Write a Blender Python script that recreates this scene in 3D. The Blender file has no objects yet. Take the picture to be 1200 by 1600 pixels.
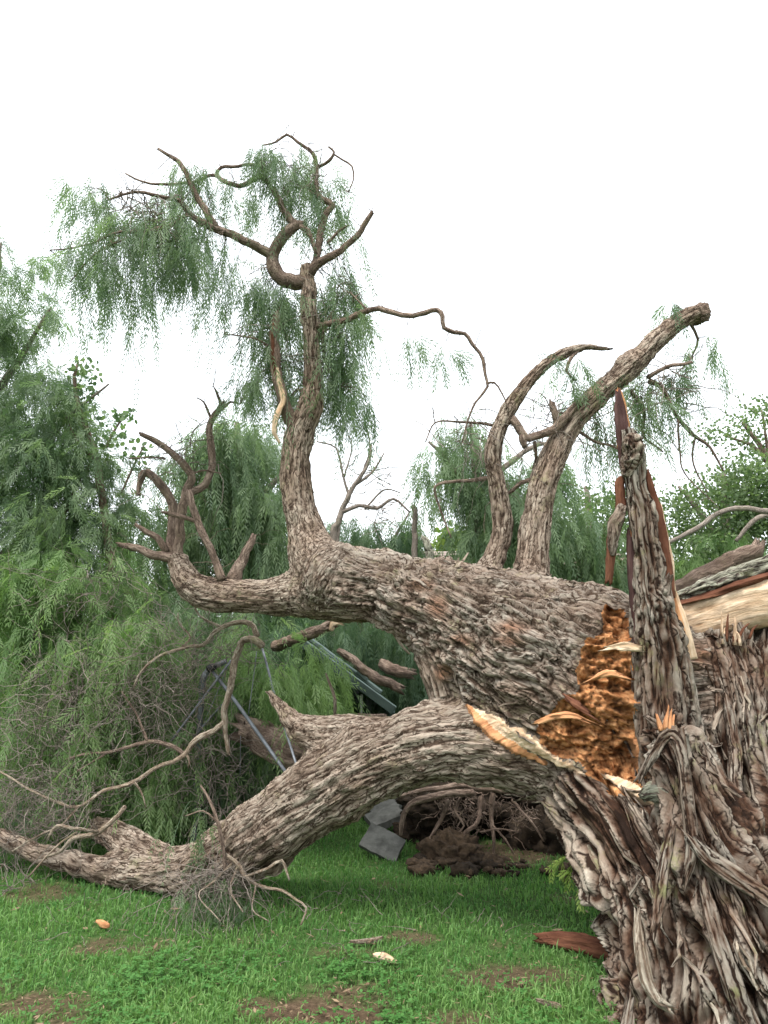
import bpy, math, time
import numpy as np
from mathutils import Vector, Matrix
from mathutils.bvhtree import BVHTree
T0 = time.time()
S = bpy.context.scene
COL = S.collection
rng = np.random.default_rng(11)

# ------------------------------------------------------------------ camera
CAMZ, PITCH, LENS = 1.5, math.radians(7.98), 26.0
cam_d = bpy.data.cameras.new('camera'); cam = bpy.data.objects.new('camera', cam_d); COL.objects.link(cam)
cam.location = (0, 0, CAMZ); cam.rotation_euler = (math.radians(90) + PITCH, 0, 0)
cam_d.sensor_fit = 'VERTICAL'; cam_d.sensor_height = 36; cam_d.sensor_width = 27; cam_d.lens = LENS
cam_d.clip_end = 3000; cam_d.clip_start = 0.05
S.camera = cam
S.render.resolution_x, S.render.resolution_y = 768, 1024

# ------------------------------------------------------------------ sky (bright overcast) and sun
SUN_EL, SUN_ROT = math.radians(66), math.radians(215)
world = bpy.data.worlds.new('World'); S.world = world; world.use_nodes = True
wn = world.node_tree.nodes; wl = world.node_tree.links
bg = wn['Background']
sky = wn.new('ShaderNodeTexSky'); sky.sky_type = 'NISHITA'; sky.sun_disc = False
sky.sun_elevation = SUN_EL; sky.sun_rotation = SUN_ROT; sky.air_density = 1.0; sky.dust_density = 3.0
cloud = wn.new('ShaderNodeMix'); cloud.data_type = 'RGBA'; cloud.inputs[0].default_value = 0.82
wl.new(sky.outputs[0], cloud.inputs[6]); cloud.inputs[7].default_value = (7.6, 7.9, 8.1, 1)   # closed white cloud deck
wl.new(cloud.outputs[2], bg.inputs['Color']); bg.inputs['Strength'].default_value = 0.08
sun_d = bpy.data.lights.new('sun', 'SUN'); sun = bpy.data.objects.new('sun', sun_d); COL.objects.link(sun)
sun_d.energy = 1.5; sun_d.angle = math.radians(18); sun_d.color = (1, 0.97, 0.92)
sdir = Vector((math.sin(SUN_ROT) * math.cos(SUN_EL), math.cos(SUN_ROT) * math.cos(SUN_EL), math.sin(SUN_EL)))
sun.rotation_euler = sdir.to_track_quat('Z', 'Y').to_euler()
S.view_settings.view_transform = 'Standard'; S.view_settings.look = 'None'
S.view_settings.exposure = 1.85; S.view_settings.gamma = 1.0; S.view_settings.use_curve_mapping = False
S.render.engine = 'CYCLES'
S.cycles.max_bounces = 6; S.cycles.transparent_max_bounces = 4
S.cycles.diffuse_bounces = 3; S.cycles.transmission_bounces = 3; S.cycles.glossy_bounces = 2

# ------------------------------------------------------------------ measuring: a photo pixel at a ground distance Y
FPX = LENS / 36 * 1600
_fw = np.array([0, math.cos(PITCH), math.sin(PITCH)]); _up = np.array([0, -math.sin(PITCH), math.cos(PITCH)])
def P(u, v, Y):
    d = _fw + np.array([1., 0, 0]) * (u - 600) / FPX + _up * (800 - v) / FPX
    return np.array([0, 0, CAMZ]) + d * (Y / d[1])
def px(n, Y): return n * Y / FPX
def ground_Y(v): return CAMZ / math.tan(math.atan((v - 800) / FPX) - PITCH)

# ------------------------------------------------------------------ noise
_perm = rng.permutation(256).astype(np.int32); _perm2 = np.concatenate([_perm, _perm])
_G = rng.normal(size=(256, 3)).astype(np.float32); _G /= np.linalg.norm(_G, axis=1)[:, None]
def perlin(p):
    p = np.asarray(p, np.float32); i = np.floor(p).astype(np.int32); f = p - i
    w = f * f * f * (f * (f * 6 - 15) + 10); i &= 255; j = (i + 1) & 255
    out = np.zeros(len(p), np.float32)
    for cx in (0, 1):
        hx = _perm2[(j if cx else i)[:, 0]]; wx = w[:, 0] if cx else 1 - w[:, 0]
        for cy in (0, 1):
            hy = _perm2[hx + (j if cy else i)[:, 1]]; wy = w[:, 1] if cy else 1 - w[:, 1]
            for cz in (0, 1):
                h = _perm2[hy + (j if cz else i)[:, 2]]; wz = w[:, 2] if cz else 1 - w[:, 2]
                g = _G[h]
                d = g[:, 0] * (f[:, 0] - cx) + g[:, 1] * (f[:, 1] - cy) + g[:, 2] * (f[:, 2] - cz)
                out += wx * wy * wz * d
    return out
def fbm(p, o=4):
    s = 0; a = 1.
    for k in range(o): s = s + a * perlin(p * 2.03 ** k + 7.7 * k); a *= .5
    return s
def worley(p):
    """F1 and F2 of jittered cells plus a random value of the nearest cell"""
    p = np.asarray(p, np.float32); i = np.floor(p).astype(np.int32)
    f1 = np.full(len(p), 9., np.float32); f2 = f1.copy(); idv = np.zeros(len(p), np.float32)
    for dx in (-1, 0, 1):
        for dy in (-1, 0, 1):
            for dz in (-1, 0, 1):
                c = i + np.array([dx, dy, dz], np.int32); cc = c & 255
                h = _perm2[_perm2[_perm2[cc[:, 0]] + cc[:, 1]] + cc[:, 2]]
                o = c + .5 + .48 * _G[h] - p
                d = np.sqrt((o * o).sum(1)); near = d < f1
                f2 = np.where(near, f1, np.minimum(f2, d)); idv = np.where(near, h / 255., idv); f1 = np.where(near, d, f1)
    return f1, f2, idv
# bark relief, 0 in the furrows to about 1 on the plates; g = (across, across, along the grain)
def bark_h(g, lam, stretch, warp, seed=0., cells=.5):
    q = np.array(g, np.float32) / lam; q[:, 2] /= stretch; q += seed
    lo = q * .45
    w1 = perlin(lo + 31.7); w2 = perlin(lo + 77.1)
    sh = np.column_stack([q[:, 0] * .55, q[:, 1] * .55, q[:, 2] * .2]) + 51.3
    slip = min(1., 5. / stretch) ** .95
    q[:, 2] += slip * (2.6 * perlin(sh) + 1.2 * perlin(sh * 2.3 + 4))          # neighbouring fibres slip past each other: no tiers
    q[:, 0] += warp * w1; q[:, 1] += warp * w2
    n1 = np.clip(np.abs(perlin(q)) * 3.2, 0, 1); n2 = np.clip(np.abs(perlin(q * np.array([2.1, 2.1, 1.5], np.float32) + 17)) * 3., 0, 1); n3 = perlin(q * np.array([4.4, 4.4, 2.2], np.float32) + 3)
    h = n1
    if cells > 0:
        f1, f2, cid = worley(q * .9 + 5)
        h = (1 - cells) * n1 + cells * np.clip((f2 - f1) * 3.2, 0, 1) * (.45 + .55 * cid)
    big = perlin(q * np.array([.35, .35, .3], np.float32) + 61)
    return np.clip(.60 * h + .28 * n2 + .14 * n3 + .22 * big + .04, 0, 1.15).astype(np.float32)

# ------------------------------------------------------------------ materials
def mat(name):
    m = bpy.data.materials.new(name); m.use_nodes = True
    return m, m.node_tree.nodes, m.node_tree.links, m.node_tree.nodes['Principled BSDF']
def node(n, t, **kw):
    o = n.new(t)
    for k, v in kw.items():
        if k.startswith('_'): setattr(o, k[1:], v)
        else: o.inputs[k.replace('__', ' ')].default_value = v
    return o
def ramp(n, stops):
    r = n.new('ShaderNodeValToRGB'); e = r.color_ramp.elements
    while len(e) < len(stops): e.new(.5)
    for k, (p, c) in enumerate(stops): e[k].position = p; e[k].color = (*c, 1) if len(c) == 3 else c
    return r
def mix(n, l, fac, a, b, mode='MIX'):
    o = n.new('ShaderNodeMix'); o.data_type = 'RGBA'; o.blend_type = mode
    for sock, v in ((0, fac), (6, a), (7, b)):
        if hasattr(v, 'links') or hasattr(v, 'is_linked'): l.new(v, o.inputs[sock])
        else: o.inputs[sock].default_value = v if sock == 0 else (*v, 1)
    return o.outputs[2]
def attr(n, name, out='Fac'):
    a = n.new('ShaderNodeAttribute'); a.attribute_name = name; return a.outputs[out]
def bump(n, l, h, strength, dist, prev=None):
    b = n.new('ShaderNodeBump'); b.inputs['Strength'].default_value = strength; b.inputs['Distance'].default_value = dist
    l.new(h, b.inputs['Height'])
    if prev: l.new(prev, b.inputs['Normal'])
    return b.outputs[0]

def bark_material(name, grey, pink, furrow, red, lichen_amt=.5, plate=52., long_=.10, lo=(.15, .33, .54), cdark=2.0):
    m, n, l, b = mat(name)
    g = attr(n, 'grain', 'Vector'); h = attr(n, 'hgt'); t = attr(n, 'tint')
    mp = node(n, 'ShaderNodeMapping', Scale=(1, 1, .16)); l.new(g, mp.inputs[0])
    fib = node(n, 'ShaderNodeTexNoise', Scale=120., Detail=6., Roughness=.7); l.new(mp.outputs[0], fib.inputs['Vector'])
    fine = node(n, 'ShaderNodeTexNoise', Scale=230., Detail=4., Roughness=.7); l.new(mp.outputs[0], fine.inputs['Vector'])
    geo = n.new('ShaderNodeNewGeometry')
    big = node(n, 'ShaderNodeTexNoise', Scale=4.5, Detail=5., Roughness=.6); l.new(geo.outputs['Position'], big.inputs['Vector'])
    mid = node(n, 'ShaderNodeTexNoise', Scale=22., Detail=4., Roughness=.6); l.new(geo.outputs['Position'], mid.inputs['Vector'])
    lic = node(n, 'ShaderNodeTexNoise', Scale=9., Detail=6., Roughness=.7); l.new(geo.outputs['Position'], lic.inputs['Vector'])
    ridge = mix(n, l, t, grey, pink)
    r1 = ramp(n, [(.3, (.72, .69, .66)), (.52, (1.0, .99, .97)), (.72, (1.38, 1.36, 1.32))]); l.new(fib.outputs[0], r1.inputs[0])
    ridge = mix(n, l, 1., ridge, r1.outputs[0], 'MULTIPLY')
    rb = ramp(n, [(.42, (0, 0, 0)), (.62, (1, 1, 1))]); l.new(big.outputs[0], rb.inputs[0])
    redf = n.new('ShaderNodeMath'); redf.operation = 'MULTIPLY'; l.new(rb.outputs[0], redf.inputs[0]); redf.inputs[1].default_value = .55
    ridge = mix(n, l, redf.outputs[0], ridge, red)
    ridge = mix(n, l, attr(n, 'scar'), ridge, (.34, .17, .10))
    rl = ramp(n, [(.57, (0, 0, 0)), (.68, (1, 1, 1))]); l.new(lic.outputs[0], rl.inputs[0])
    lf = n.new('ShaderNodeMath'); lf.operation = 'MULTIPLY'; l.new(rl.outputs[0], lf.inputs[0]); lf.inputs[1].default_value = lichen_amt
    ridge = mix(n, l, lf.outputs[0], ridge, (.27, .28, .13))
    ck = node(n, 'ShaderNodeTexNoise', Scale=62., Detail=3., Roughness=.55, Distortion=.9)
    mpc = node(n, 'ShaderNodeMapping', Scale=(1, 1, .13)); l.new(g, mpc.inputs[0]); l.new(mpc.outputs[0], ck.inputs['Vector'])
    dst = node(n, 'ShaderNodeTexNoise', Scale=14., Detail=3.); l.new(g, dst.inputs['Vector'])
    dv = n.new('ShaderNodeVectorMath'); dv.operation = 'MULTIPLY_ADD'; l.new(dst.outputs['Color'], dv.inputs[0]); dv.inputs[1].default_value = (.05, .05, .30); l.new(g, dv.inputs[2])
    mpv = node(n, 'ShaderNodeMapping', Scale=(1, 1, long_)); l.new(dv.outputs[0], mpv.inputs[0])
    vo = n.new('ShaderNodeTexVoronoi'); vo.feature = 'DISTANCE_TO_EDGE'; vo.inputs['Scale'].default_value = plate; l.new(mpv.outputs[0], vo.inputs['Vector'])
    vc = n.new('ShaderNodeTexVoronoi'); vc.inputs['Scale'].default_value = plate; l.new(mpv.outputs[0], vc.inputs['Vector'])
    cadd = n.new('ShaderNodeMath'); cadd.operation = 'MULTIPLY_ADD'; l.new(ck.outputs[0], cadd.inputs[0]); cadd.inputs[1].default_value = .42
    csub = n.new('ShaderNodeMath'); csub.operation = 'SUBTRACT'; l.new(vo.outputs['Distance'], csub.inputs[0]); csub.inputs[1].default_value = .195; l.new(csub.outputs[0], cadd.inputs[2])
    crk = ramp(n, [(.01, (0, 0, 0)), (.10, (1, 1, 1))]); l.new(cadd.outputs[0], crk.inputs[0])
    vr = ramp(n, [(0., (.86, .85, .84)), (1., (1.14, 1.13, 1.12))]); l.new(vc.outputs['Color'], vr.inputs[0])
    ridge = mix(n, l, 1., ridge, vr.outputs[0], 'MULTIPLY')
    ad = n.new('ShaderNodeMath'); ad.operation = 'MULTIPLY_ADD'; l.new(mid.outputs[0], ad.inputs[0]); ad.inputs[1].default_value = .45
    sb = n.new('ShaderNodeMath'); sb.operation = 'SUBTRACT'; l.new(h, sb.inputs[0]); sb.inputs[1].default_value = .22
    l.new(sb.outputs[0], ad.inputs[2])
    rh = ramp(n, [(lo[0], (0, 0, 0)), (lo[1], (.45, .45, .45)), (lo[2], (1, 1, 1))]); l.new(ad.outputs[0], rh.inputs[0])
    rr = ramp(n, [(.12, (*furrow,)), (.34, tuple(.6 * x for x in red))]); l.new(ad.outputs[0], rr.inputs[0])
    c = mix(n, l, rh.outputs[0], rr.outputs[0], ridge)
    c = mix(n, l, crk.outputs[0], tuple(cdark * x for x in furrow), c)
    l.new(c, b.inputs['Base Color']); b.inputs['Roughness'].default_value = .95; b.inputs['Specular IOR Level'].default_value = .15
    nb = bump(n, l, crk.outputs[0], .9, .009); nb = bump(n, l, fib.outputs[0], 1., .02, nb); nb = bump(n, l, fine.outputs[0], .7, .006, nb)
    l.new(nb, b.inputs['Normal'])
    return m
M = {}
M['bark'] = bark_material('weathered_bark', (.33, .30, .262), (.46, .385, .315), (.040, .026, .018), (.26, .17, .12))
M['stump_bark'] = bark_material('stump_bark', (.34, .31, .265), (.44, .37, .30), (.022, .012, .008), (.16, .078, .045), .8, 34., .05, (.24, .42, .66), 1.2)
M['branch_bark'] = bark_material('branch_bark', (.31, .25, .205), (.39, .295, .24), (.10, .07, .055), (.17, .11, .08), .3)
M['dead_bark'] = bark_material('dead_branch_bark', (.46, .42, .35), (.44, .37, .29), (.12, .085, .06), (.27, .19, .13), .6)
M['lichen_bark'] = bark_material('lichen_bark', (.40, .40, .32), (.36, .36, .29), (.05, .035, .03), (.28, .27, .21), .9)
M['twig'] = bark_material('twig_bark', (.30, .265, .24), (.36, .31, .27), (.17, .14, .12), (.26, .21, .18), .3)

def wood_material(name, a, b_, c, pit=.5, sc=40., stretch=.12, pitcol=(.06, .028, .015), blot=(.75, .7, .65)):
    m, n, l, b = mat(name)
    g = attr(n, 'grain', 'Vector'); h = attr(n, 'hgt')
    mp = node(n, 'ShaderNodeMapping', Scale=(1, 1, stretch)); l.new(g, mp.inputs[0])
    fib = node(n, 'ShaderNodeTexNoise', Scale=sc, Detail=7., Roughness=.68); l.new(mp.outputs[0], fib.inputs['Vector'])
    geo = n.new('ShaderNodeNewGeometry')
    big = node(n, 'ShaderNodeTexNoise', Scale=11., Detail=5., Roughness=.6); l.new(geo.outputs['Position'], big.inputs['Vector'])
    r = ramp(n, [(.3, c), (.5, a), (.7, b_)]); l.new(fib.outputs[0], r.inputs[0])
    r2 = ramp(n, [(.35, blot), (.62, (1.15, 1.12, 1.05))]); l.new(big.outputs[0], r2.inputs[0])
    col = mix(n, l, 1., r.outputs[0], r2.outputs[0], 'MULTIPLY')
    rh = ramp(n, [(.05, (1, 1, 1)), (.45, (0, 0, 0))]); l.new(h, rh.inputs[0])
    pm = n.new('ShaderNodeMath'); pm.operation = 'MULTIPLY'; l.new(rh.outputs[0], pm.inputs[0]); pm.inputs[1].default_value = pit
    col = mix(n, l, pm.outputs[0], col, pitcol)
    l.new(col, b.inputs['Base Color']); b.inputs['Roughness'].default_value = .97; b.inputs['Specular IOR Level'].default_value = .05
    l.new(bump(n, l, fib.outputs[0], 1., .015), b.inputs['Normal'])
    return m
M['rot'] = wood_material('rotten_heartwood', (.56, .275, .125), (.72, .44, .24), (.27, .10, .045), .97, 70., .7, blot=(.42, .33, .27))
M['pale_wood'] = wood_material('fresh_pale_wood', (.62, .47, .34), (.74, .62, .49), (.48, .30, .18), .4)
M['orange_wood'] = wood_material('orange_sapwood', (.54, .27, .14), (.66, .40, .22), (.34, .14, .07), .4)
M['red_wood'] = wood_material('red_inner_bark', (.135, .06, .04), (.20, .095, .06), (.07, .03, .022), .4)
M['purple_bark'] = wood_material('purple_inner_bark', (.085, .05, .05), (.13, .08, .075), (.05, .028, .028), .3)

def leaf_material(name, a, b_, tr=.35):
    m, n, l, b = mat(name)
    r = attr(n, 'rnd'); cr = ramp(n, [(0., a), (1., b_)]); l.new(r, cr.inputs[0])
    l.new(cr.outputs[0], b.inputs['Base Color']); b.inputs['Roughness'].default_value = .55; b.inputs['Specular IOR Level'].default_value = .3
    t = n.new('ShaderNodeBsdfTranslucent')
    mc = mix(n, l, 1., cr.outputs[0], (1.35, 1.5, .9), 'MULTIPLY'); l.new(mc, t.inputs['Color'])
    mx = n.new('ShaderNodeMixShader'); mx.inputs[0].default_value = tr
    l.new(b.outputs[0], mx.inputs[1]); l.new(t.outputs[0], mx.inputs[2]); l.new(mx.outputs[0], n['Material Output'].inputs[0])
    return m
M['pepper'] = leaf_material('pepper_leaf', (.090, .145, .082), (.20, .265, .155), .52)
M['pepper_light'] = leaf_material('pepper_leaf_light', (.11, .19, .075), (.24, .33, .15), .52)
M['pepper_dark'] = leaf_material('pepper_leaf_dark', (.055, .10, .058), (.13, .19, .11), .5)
M['broad'] = leaf_material('broad_leaf', (.065, .115, .058), (.16, .225, .11), .5)
M['olive'] = leaf_material('olive_leaf', (.070, .115, .052), (.155, .21, .10), .48)
M['yellow_green'] = leaf_material('yellow_green_leaf', (.10, .17, .03), (.19, .26, .06))
M['grass'] = leaf_material('grass_blade', (.055, .165, .038), (.185, .31, .10), .42)
M['clover'] = leaf_material('clover_leaf', (.040, .125, .025), (.085, .20, .05), .3)
M['straw'] = leaf_material('dry_litter', (.09, .055, .032), (.27, .19, .12), .1)

def simple(name, col, rough=.8, metal=0., var=.25, sc=20., bumpd=.004):
    m, n, l, b = mat(name)
    geo = n.new('ShaderNodeNewGeometry')
    t = node(n, 'ShaderNodeTexNoise', Scale=sc, Detail=6., Roughness=.65); l.new(geo.outputs['Position'], t.inputs['Vector'])
    lo = tuple(x * (1 - var * 1.6) for x in col); hi = tuple(min(1, x * (1 + var)) for x in col)
    r = ramp(n, [(.3, lo), (.68, hi)]); l.new(t.outputs[0], r.inputs[0]); l.new(r.outputs[0], b.inputs['Base Color'])
    b.inputs['Roughness'].default_value = rough; b.inputs['Metallic'].default_value = metal; b.inputs['Specular IOR Level'].default_value = .3
    if bumpd: l.new(bump(n, l, t.outputs[0], .6, bumpd), b.inputs['Normal'])
    return m
M['soil'] = simple('dark_soil', (.030, .020, .012), .97, 0, .45, 30., .03)
M['clod'] = simple('soil_clod', (.065, .043, .026), .97, 0, .45, 45., .02)
M['concrete'] = simple('weathered_concrete', (.115, .115, .105), .9, 0, .3, 14., .006)
M['green_metal'] = simple('grey_green_steel', (.115, .155, .145), .55, .1, .15, 5., 0)
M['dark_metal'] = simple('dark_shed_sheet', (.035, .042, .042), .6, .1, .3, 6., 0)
M['galv'] = simple('galvanised_steel', (.20, .21, .23), .5, .4, .25, 18., .001)
M['joint'] = simple('black_joint', (.03, .03, .033), .6, .2, .3, 20., 0)
M['tile'] = simple('brown_roof_tile', (.19, .135, .115), .9, 0, .35, 7., .01)
M['wall_paint'] = simple('cream_render', (.55, .50, .42), .9, 0, .1, 6., .002)
M['ridge'] = simple('ridge_mortar', (.30, .24, .21), .9, 0, .3, 9., .006)
M['glass'] = simple('window_glass', (.04, .05, .055), .1, 0, .1, 3., 0)
M['frame'] = simple('window_frame', (.6, .6, .57), .6, 0, .05, 3., 0)

# ------------------------------------------------------------------ mesh helpers
def mesh(name, V, faces, m=None, smooth=True, attrs=None):
    """faces: int array (n,k) or a list of such arrays / lists"""
    me = bpy.data.meshes.new(name)
    V = np.ascontiguousarray(V, np.float32)
    groups = faces if isinstance(faces, list) else [faces]
    groups = [np.asarray(g, np.int32) for g in groups if len(g)]
    nl = sum(g.size for g in groups); nf = sum(len(g) for g in groups)
    me.vertices.add(len(V)); me.vertices.foreach_set('co', V.ravel())
    me.loops.add(nl); me.loops.foreach_set('vertex_index', np.concatenate([g.ravel() for g in groups]))
    me.polygons.add(nf)
    tot = np.concatenate([np.full(len(g), g.shape[1], np.int32) for g in groups])
    me.polygons.foreach_set('loop_start', np.concatenate([[0], np.cumsum(tot)[:-1]]).astype(np.int32))
    me.polygons.foreach_set('use_smooth', np.full(nf, smooth))
    me.update(calc_edges=True)
    for k, a in (attrs or {}).items():
        a = np.asarray(a, np.float32)
        at = me.attributes.new(k, 'FLOAT_VECTOR' if a.ndim == 2 else 'FLOAT', 'POINT')
        at.data.foreach_set('vector' if a.ndim == 2 else 'value', a.ravel())
    if m: me.materials.append(M[m])
    return me
def link(name, me, parent=None, kind=None):
    o = bpy.data.objects.new(name, me); COL.objects.link(o)
    if parent is not None:
        o.parent = parent; o.matrix_parent_inverse = Matrix.Translation(-Vector(parent['_loc'])) if '_loc' in parent else Matrix()
    if kind: o['kind'] = kind
    return o
GROUPS = {'dead_branch': 'dead branches lying about the fallen limb', 'fallen_log': 'logs lying behind the broken tree', 'thin_stick': 'thin sticks behind the trunk', 'wood_chip': 'wood chips on the lawn',
          'snapped_sapling': 'snapped stems behind the trunk', 'weeping_tree': 'weeping pepper trees in the background'}
def tag(o, label, cat, group=None, kind=None):
    o['label'] = label; o['category'] = cat
    group = group or GROUPS.get(o.name.split('.')[0])
    if group: o['group'] = group
    o['kind'] = kind or 'thing'
    return o
def thing(name, label, cat, loc=(0, 0, 0), group=None):
    o = bpy.data.objects.new(name, None); COL.objects.link(o); o.location = loc; o['_loc'] = [float(x) for x in loc]
    o.empty_display_size = .2
    return tag(o, label, cat, group)
def unit(a): return a / np.maximum(np.linalg.norm(a, axis=-1, keepdims=True), 1e-9)

def spline(C, step=.05):
    """Catmull-Rom through control rows (x,y,z,r...), resampled about every step metres"""
    C = np.asarray(C, float); E = np.vstack([2 * C[0] - C[1], C, 2 * C[-1] - C[-2]]); out = []
    for i in range(1, len(E) - 2):
        a, b, c, d = E[i - 1], E[i], E[i + 1], E[i + 2]
        n = max(2, int(np.linalg.norm(c[:3] - b[:3]) / step))
        t = (np.arange(n) / n)[:, None]
        out.append(.5 * (2 * b + (c - a) * t + (2 * a - 5 * b + 4 * c - d) * t ** 2 + (3 * b - a - 3 * c + d) * t ** 3))
    R = np.vstack(out + [E[-2][None]])
    if C.shape[1] > 3: R[:, 3] = np.clip(R[:, 3], C[:, 3].min() * .8, None)
    return R
def frames(p):
    t = unit(np.gradient(p, axis=0)); a = np.zeros_like(p)
    ref = np.array([0, 0, 1.]) if abs(t[0][2]) < .9 else np.array([1., 0, 0])
    x = unit(np.cross(ref, t[0])); a[0] = x
    for i in range(1, len(p)):
        x = x - t[i] * (x @ t[i]); x = x / np.linalg.norm(x); a[i] = x
    return t, a, np.cross(t, a)
def ctrl(rows):
    """rows (u, v, Y, radius in photo pixels) -> (x,y,z,r) in metres"""
    return np.array([[*P(u, v, Y), px(r, Y)] for u, v, Y, r in rows])

def tube(C, sides=10, step=.05, rough=.12, seed=0., lam=.02, amp=.15, jag=False):
    R = spline(C, step); p, r = R[:, :3], R[:, 3]; n = len(p)
    if rough > 0:
        s0 = np.concatenate([[0], np.cumsum(np.linalg.norm(np.diff(p, axis=0), axis=1))]); q0 = np.column_stack([s0 * 9, np.full(n, seed), np.zeros(n)])
        wob = np.column_stack([perlin(q0 + k * 13.3) + .6 * perlin(q0 * 2.3 + k * 7.1) for k in range(3)]); ends = np.minimum(1, np.minimum(s0, s0[-1] - s0) / .08)[:, None]
        p = p + wob * ends * np.minimum(.02, .003 + .55 * r)[:, None]
    t, a, b = frames(p); s = np.concatenate([[0], np.cumsum(np.linalg.norm(np.diff(p, axis=0), axis=1))])
    th = np.arange(sides) * 2 * np.pi / sides
    ca, sa = np.cos(th), np.sin(th)
    g = np.stack([(r[:, None] * ca), (r[:, None] * sa), np.repeat(s[:, None], sides, 1)], -1).reshape(-1, 3)
    low = fbm(np.column_stack([g[:, :2] * 14, g[:, 2:] * 9]) + seed, 2) * rough
    h = bark_h(g, lam, 4., .8, seed)
    rr = np.repeat(r, sides) * (1 + low + amp * (h - .5))
    V = np.repeat(p, sides, 0) + rr[:, None] * (np.tile(ca, n)[:, None] * np.repeat(a, sides, 0) + np.tile(sa, n)[:, None] * np.repeat(b, sides, 0))
    i = np.arange(n - 1)[:, None] * sides; k = np.arange(sides)[None]; k2 = (k + 1) % sides
    F = np.stack([i + k, i + k2, i + sides + k2, i + sides + k], -1).reshape(-1, 4)
    if jag:
        e = rng.uniform(-.9, 1.6, sides) * r[-1]; V[-sides:] += e[:, None] * t[-1]
    V = np.vstack([V, p[0] - t[0] * r[0] * .5, p[-1] + t[-1] * r[-1] * (.1 if jag else .5)])
    c0, c1 = n * sides, n * sides + 1
    kk = np.arange(sides); F3 = np.vstack([np.column_stack([(kk + 1) % sides, kk, np.full(sides, c0)]),
                                          np.column_stack([(n - 1) * sides + kk, (n - 1) * sides + (kk + 1) % sides, np.full(sides, c1)])])
    g = np.vstack([g, [0, 0, -r[0]], [0, 0, s[-1] + r[-1]]]); h = np.append(h, [.5, .5])
    return V, F, F3, g, h
BRANCH_PTS = []
def tube_part(name, rows, parent, m='branch_bark', sides=10, tint=.6, world=False, step=.05, jag=False, amp=.22, kind=None):
    C = np.asarray(rows, float) if world else ctrl(rows)
    if parent is not None and parent.name.startswith('broken_tree'): BRANCH_PTS.append(spline(C, .05)[:, :3])
    V, F, F3, g, h = tube(C, sides, step, .14, rng.uniform(0, 90), max(.012, C[:, 3].max() * .5), amp, jag)
    return link(name, mesh(name, V, [F, F3], m, True, {'grain': g, 'hgt': h, 'tint': np.full(len(V), tint)}), parent, kind)
class Soup:
    """collects pieces into one mesh (for what nobody could count)"""
    def __init__(s): s.V = []; s.F = {}; s.A = {}; s.n = 0
    def add(s, V, Fs, **A):
        for F in Fs: s.F.setdefault(F.shape[1], []).append(F + s.n)
        s.V.append(V); s.n += len(V)
        for k, a in A.items(): s.A.setdefault(k, []).append(a)
    def build(s, name, m, smooth=True):
        return mesh(name, np.vstack(s.V), [np.vstack(f) for f in s.F.values()], m, smooth, {k: np.concatenate(a) for k, a in s.A.items()})

# ------------------------------------------------------------------ ground
def gheight(x, y):
    q = np.column_stack([np.asarray(x) * .7, np.asarray(y) * .7, np.zeros(np.size(x))])
    return .03 * perlin(q) + .010 * perlin(q * 4.1 + 9)
def soil_mask(x, y):
    """1 = bare earth (worn patches of the lawn)"""
    q = np.column_stack([x * 1.9, y * 2.6, np.full(np.size(x), 4.2)])
    n = fbm(q, 4); near = np.clip((3.9 - y) / .9, 0, 1)
    m = np.clip((n - .42 + .27 * near) * 3, 0, 1)
    for u, v, ru, rv, st in ((490, 1580, 130, 30, 1), (640, 1466, 45, 12, .8), (800, 1528, 90, 26, .9), (60, 1570, 70, 22, .9), (540, 1490, 60, 10, .5), (880, 1405, 30, 8, .5), (790, 1335, 110, 22, .9), (60, 1395, 60, 18, .7), (720, 1590, 60, 16, .8)):
        Y = ground_Y(v); c = P(u, v, Y); a = px(ru, Y); bb = (ground_Y(v - rv) - ground_Y(v + rv)) / 2
        d = ((x - c[0]) / a) ** 2 + ((y - Y) / bb) ** 2 + .9 * perlin(np.column_stack([x * 9, y * 9, np.full(np.size(x), 1.1)]))
        m = np.maximum(m, .95 * st * np.clip(1.3 - d, 0, 1))
    return m
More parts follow.
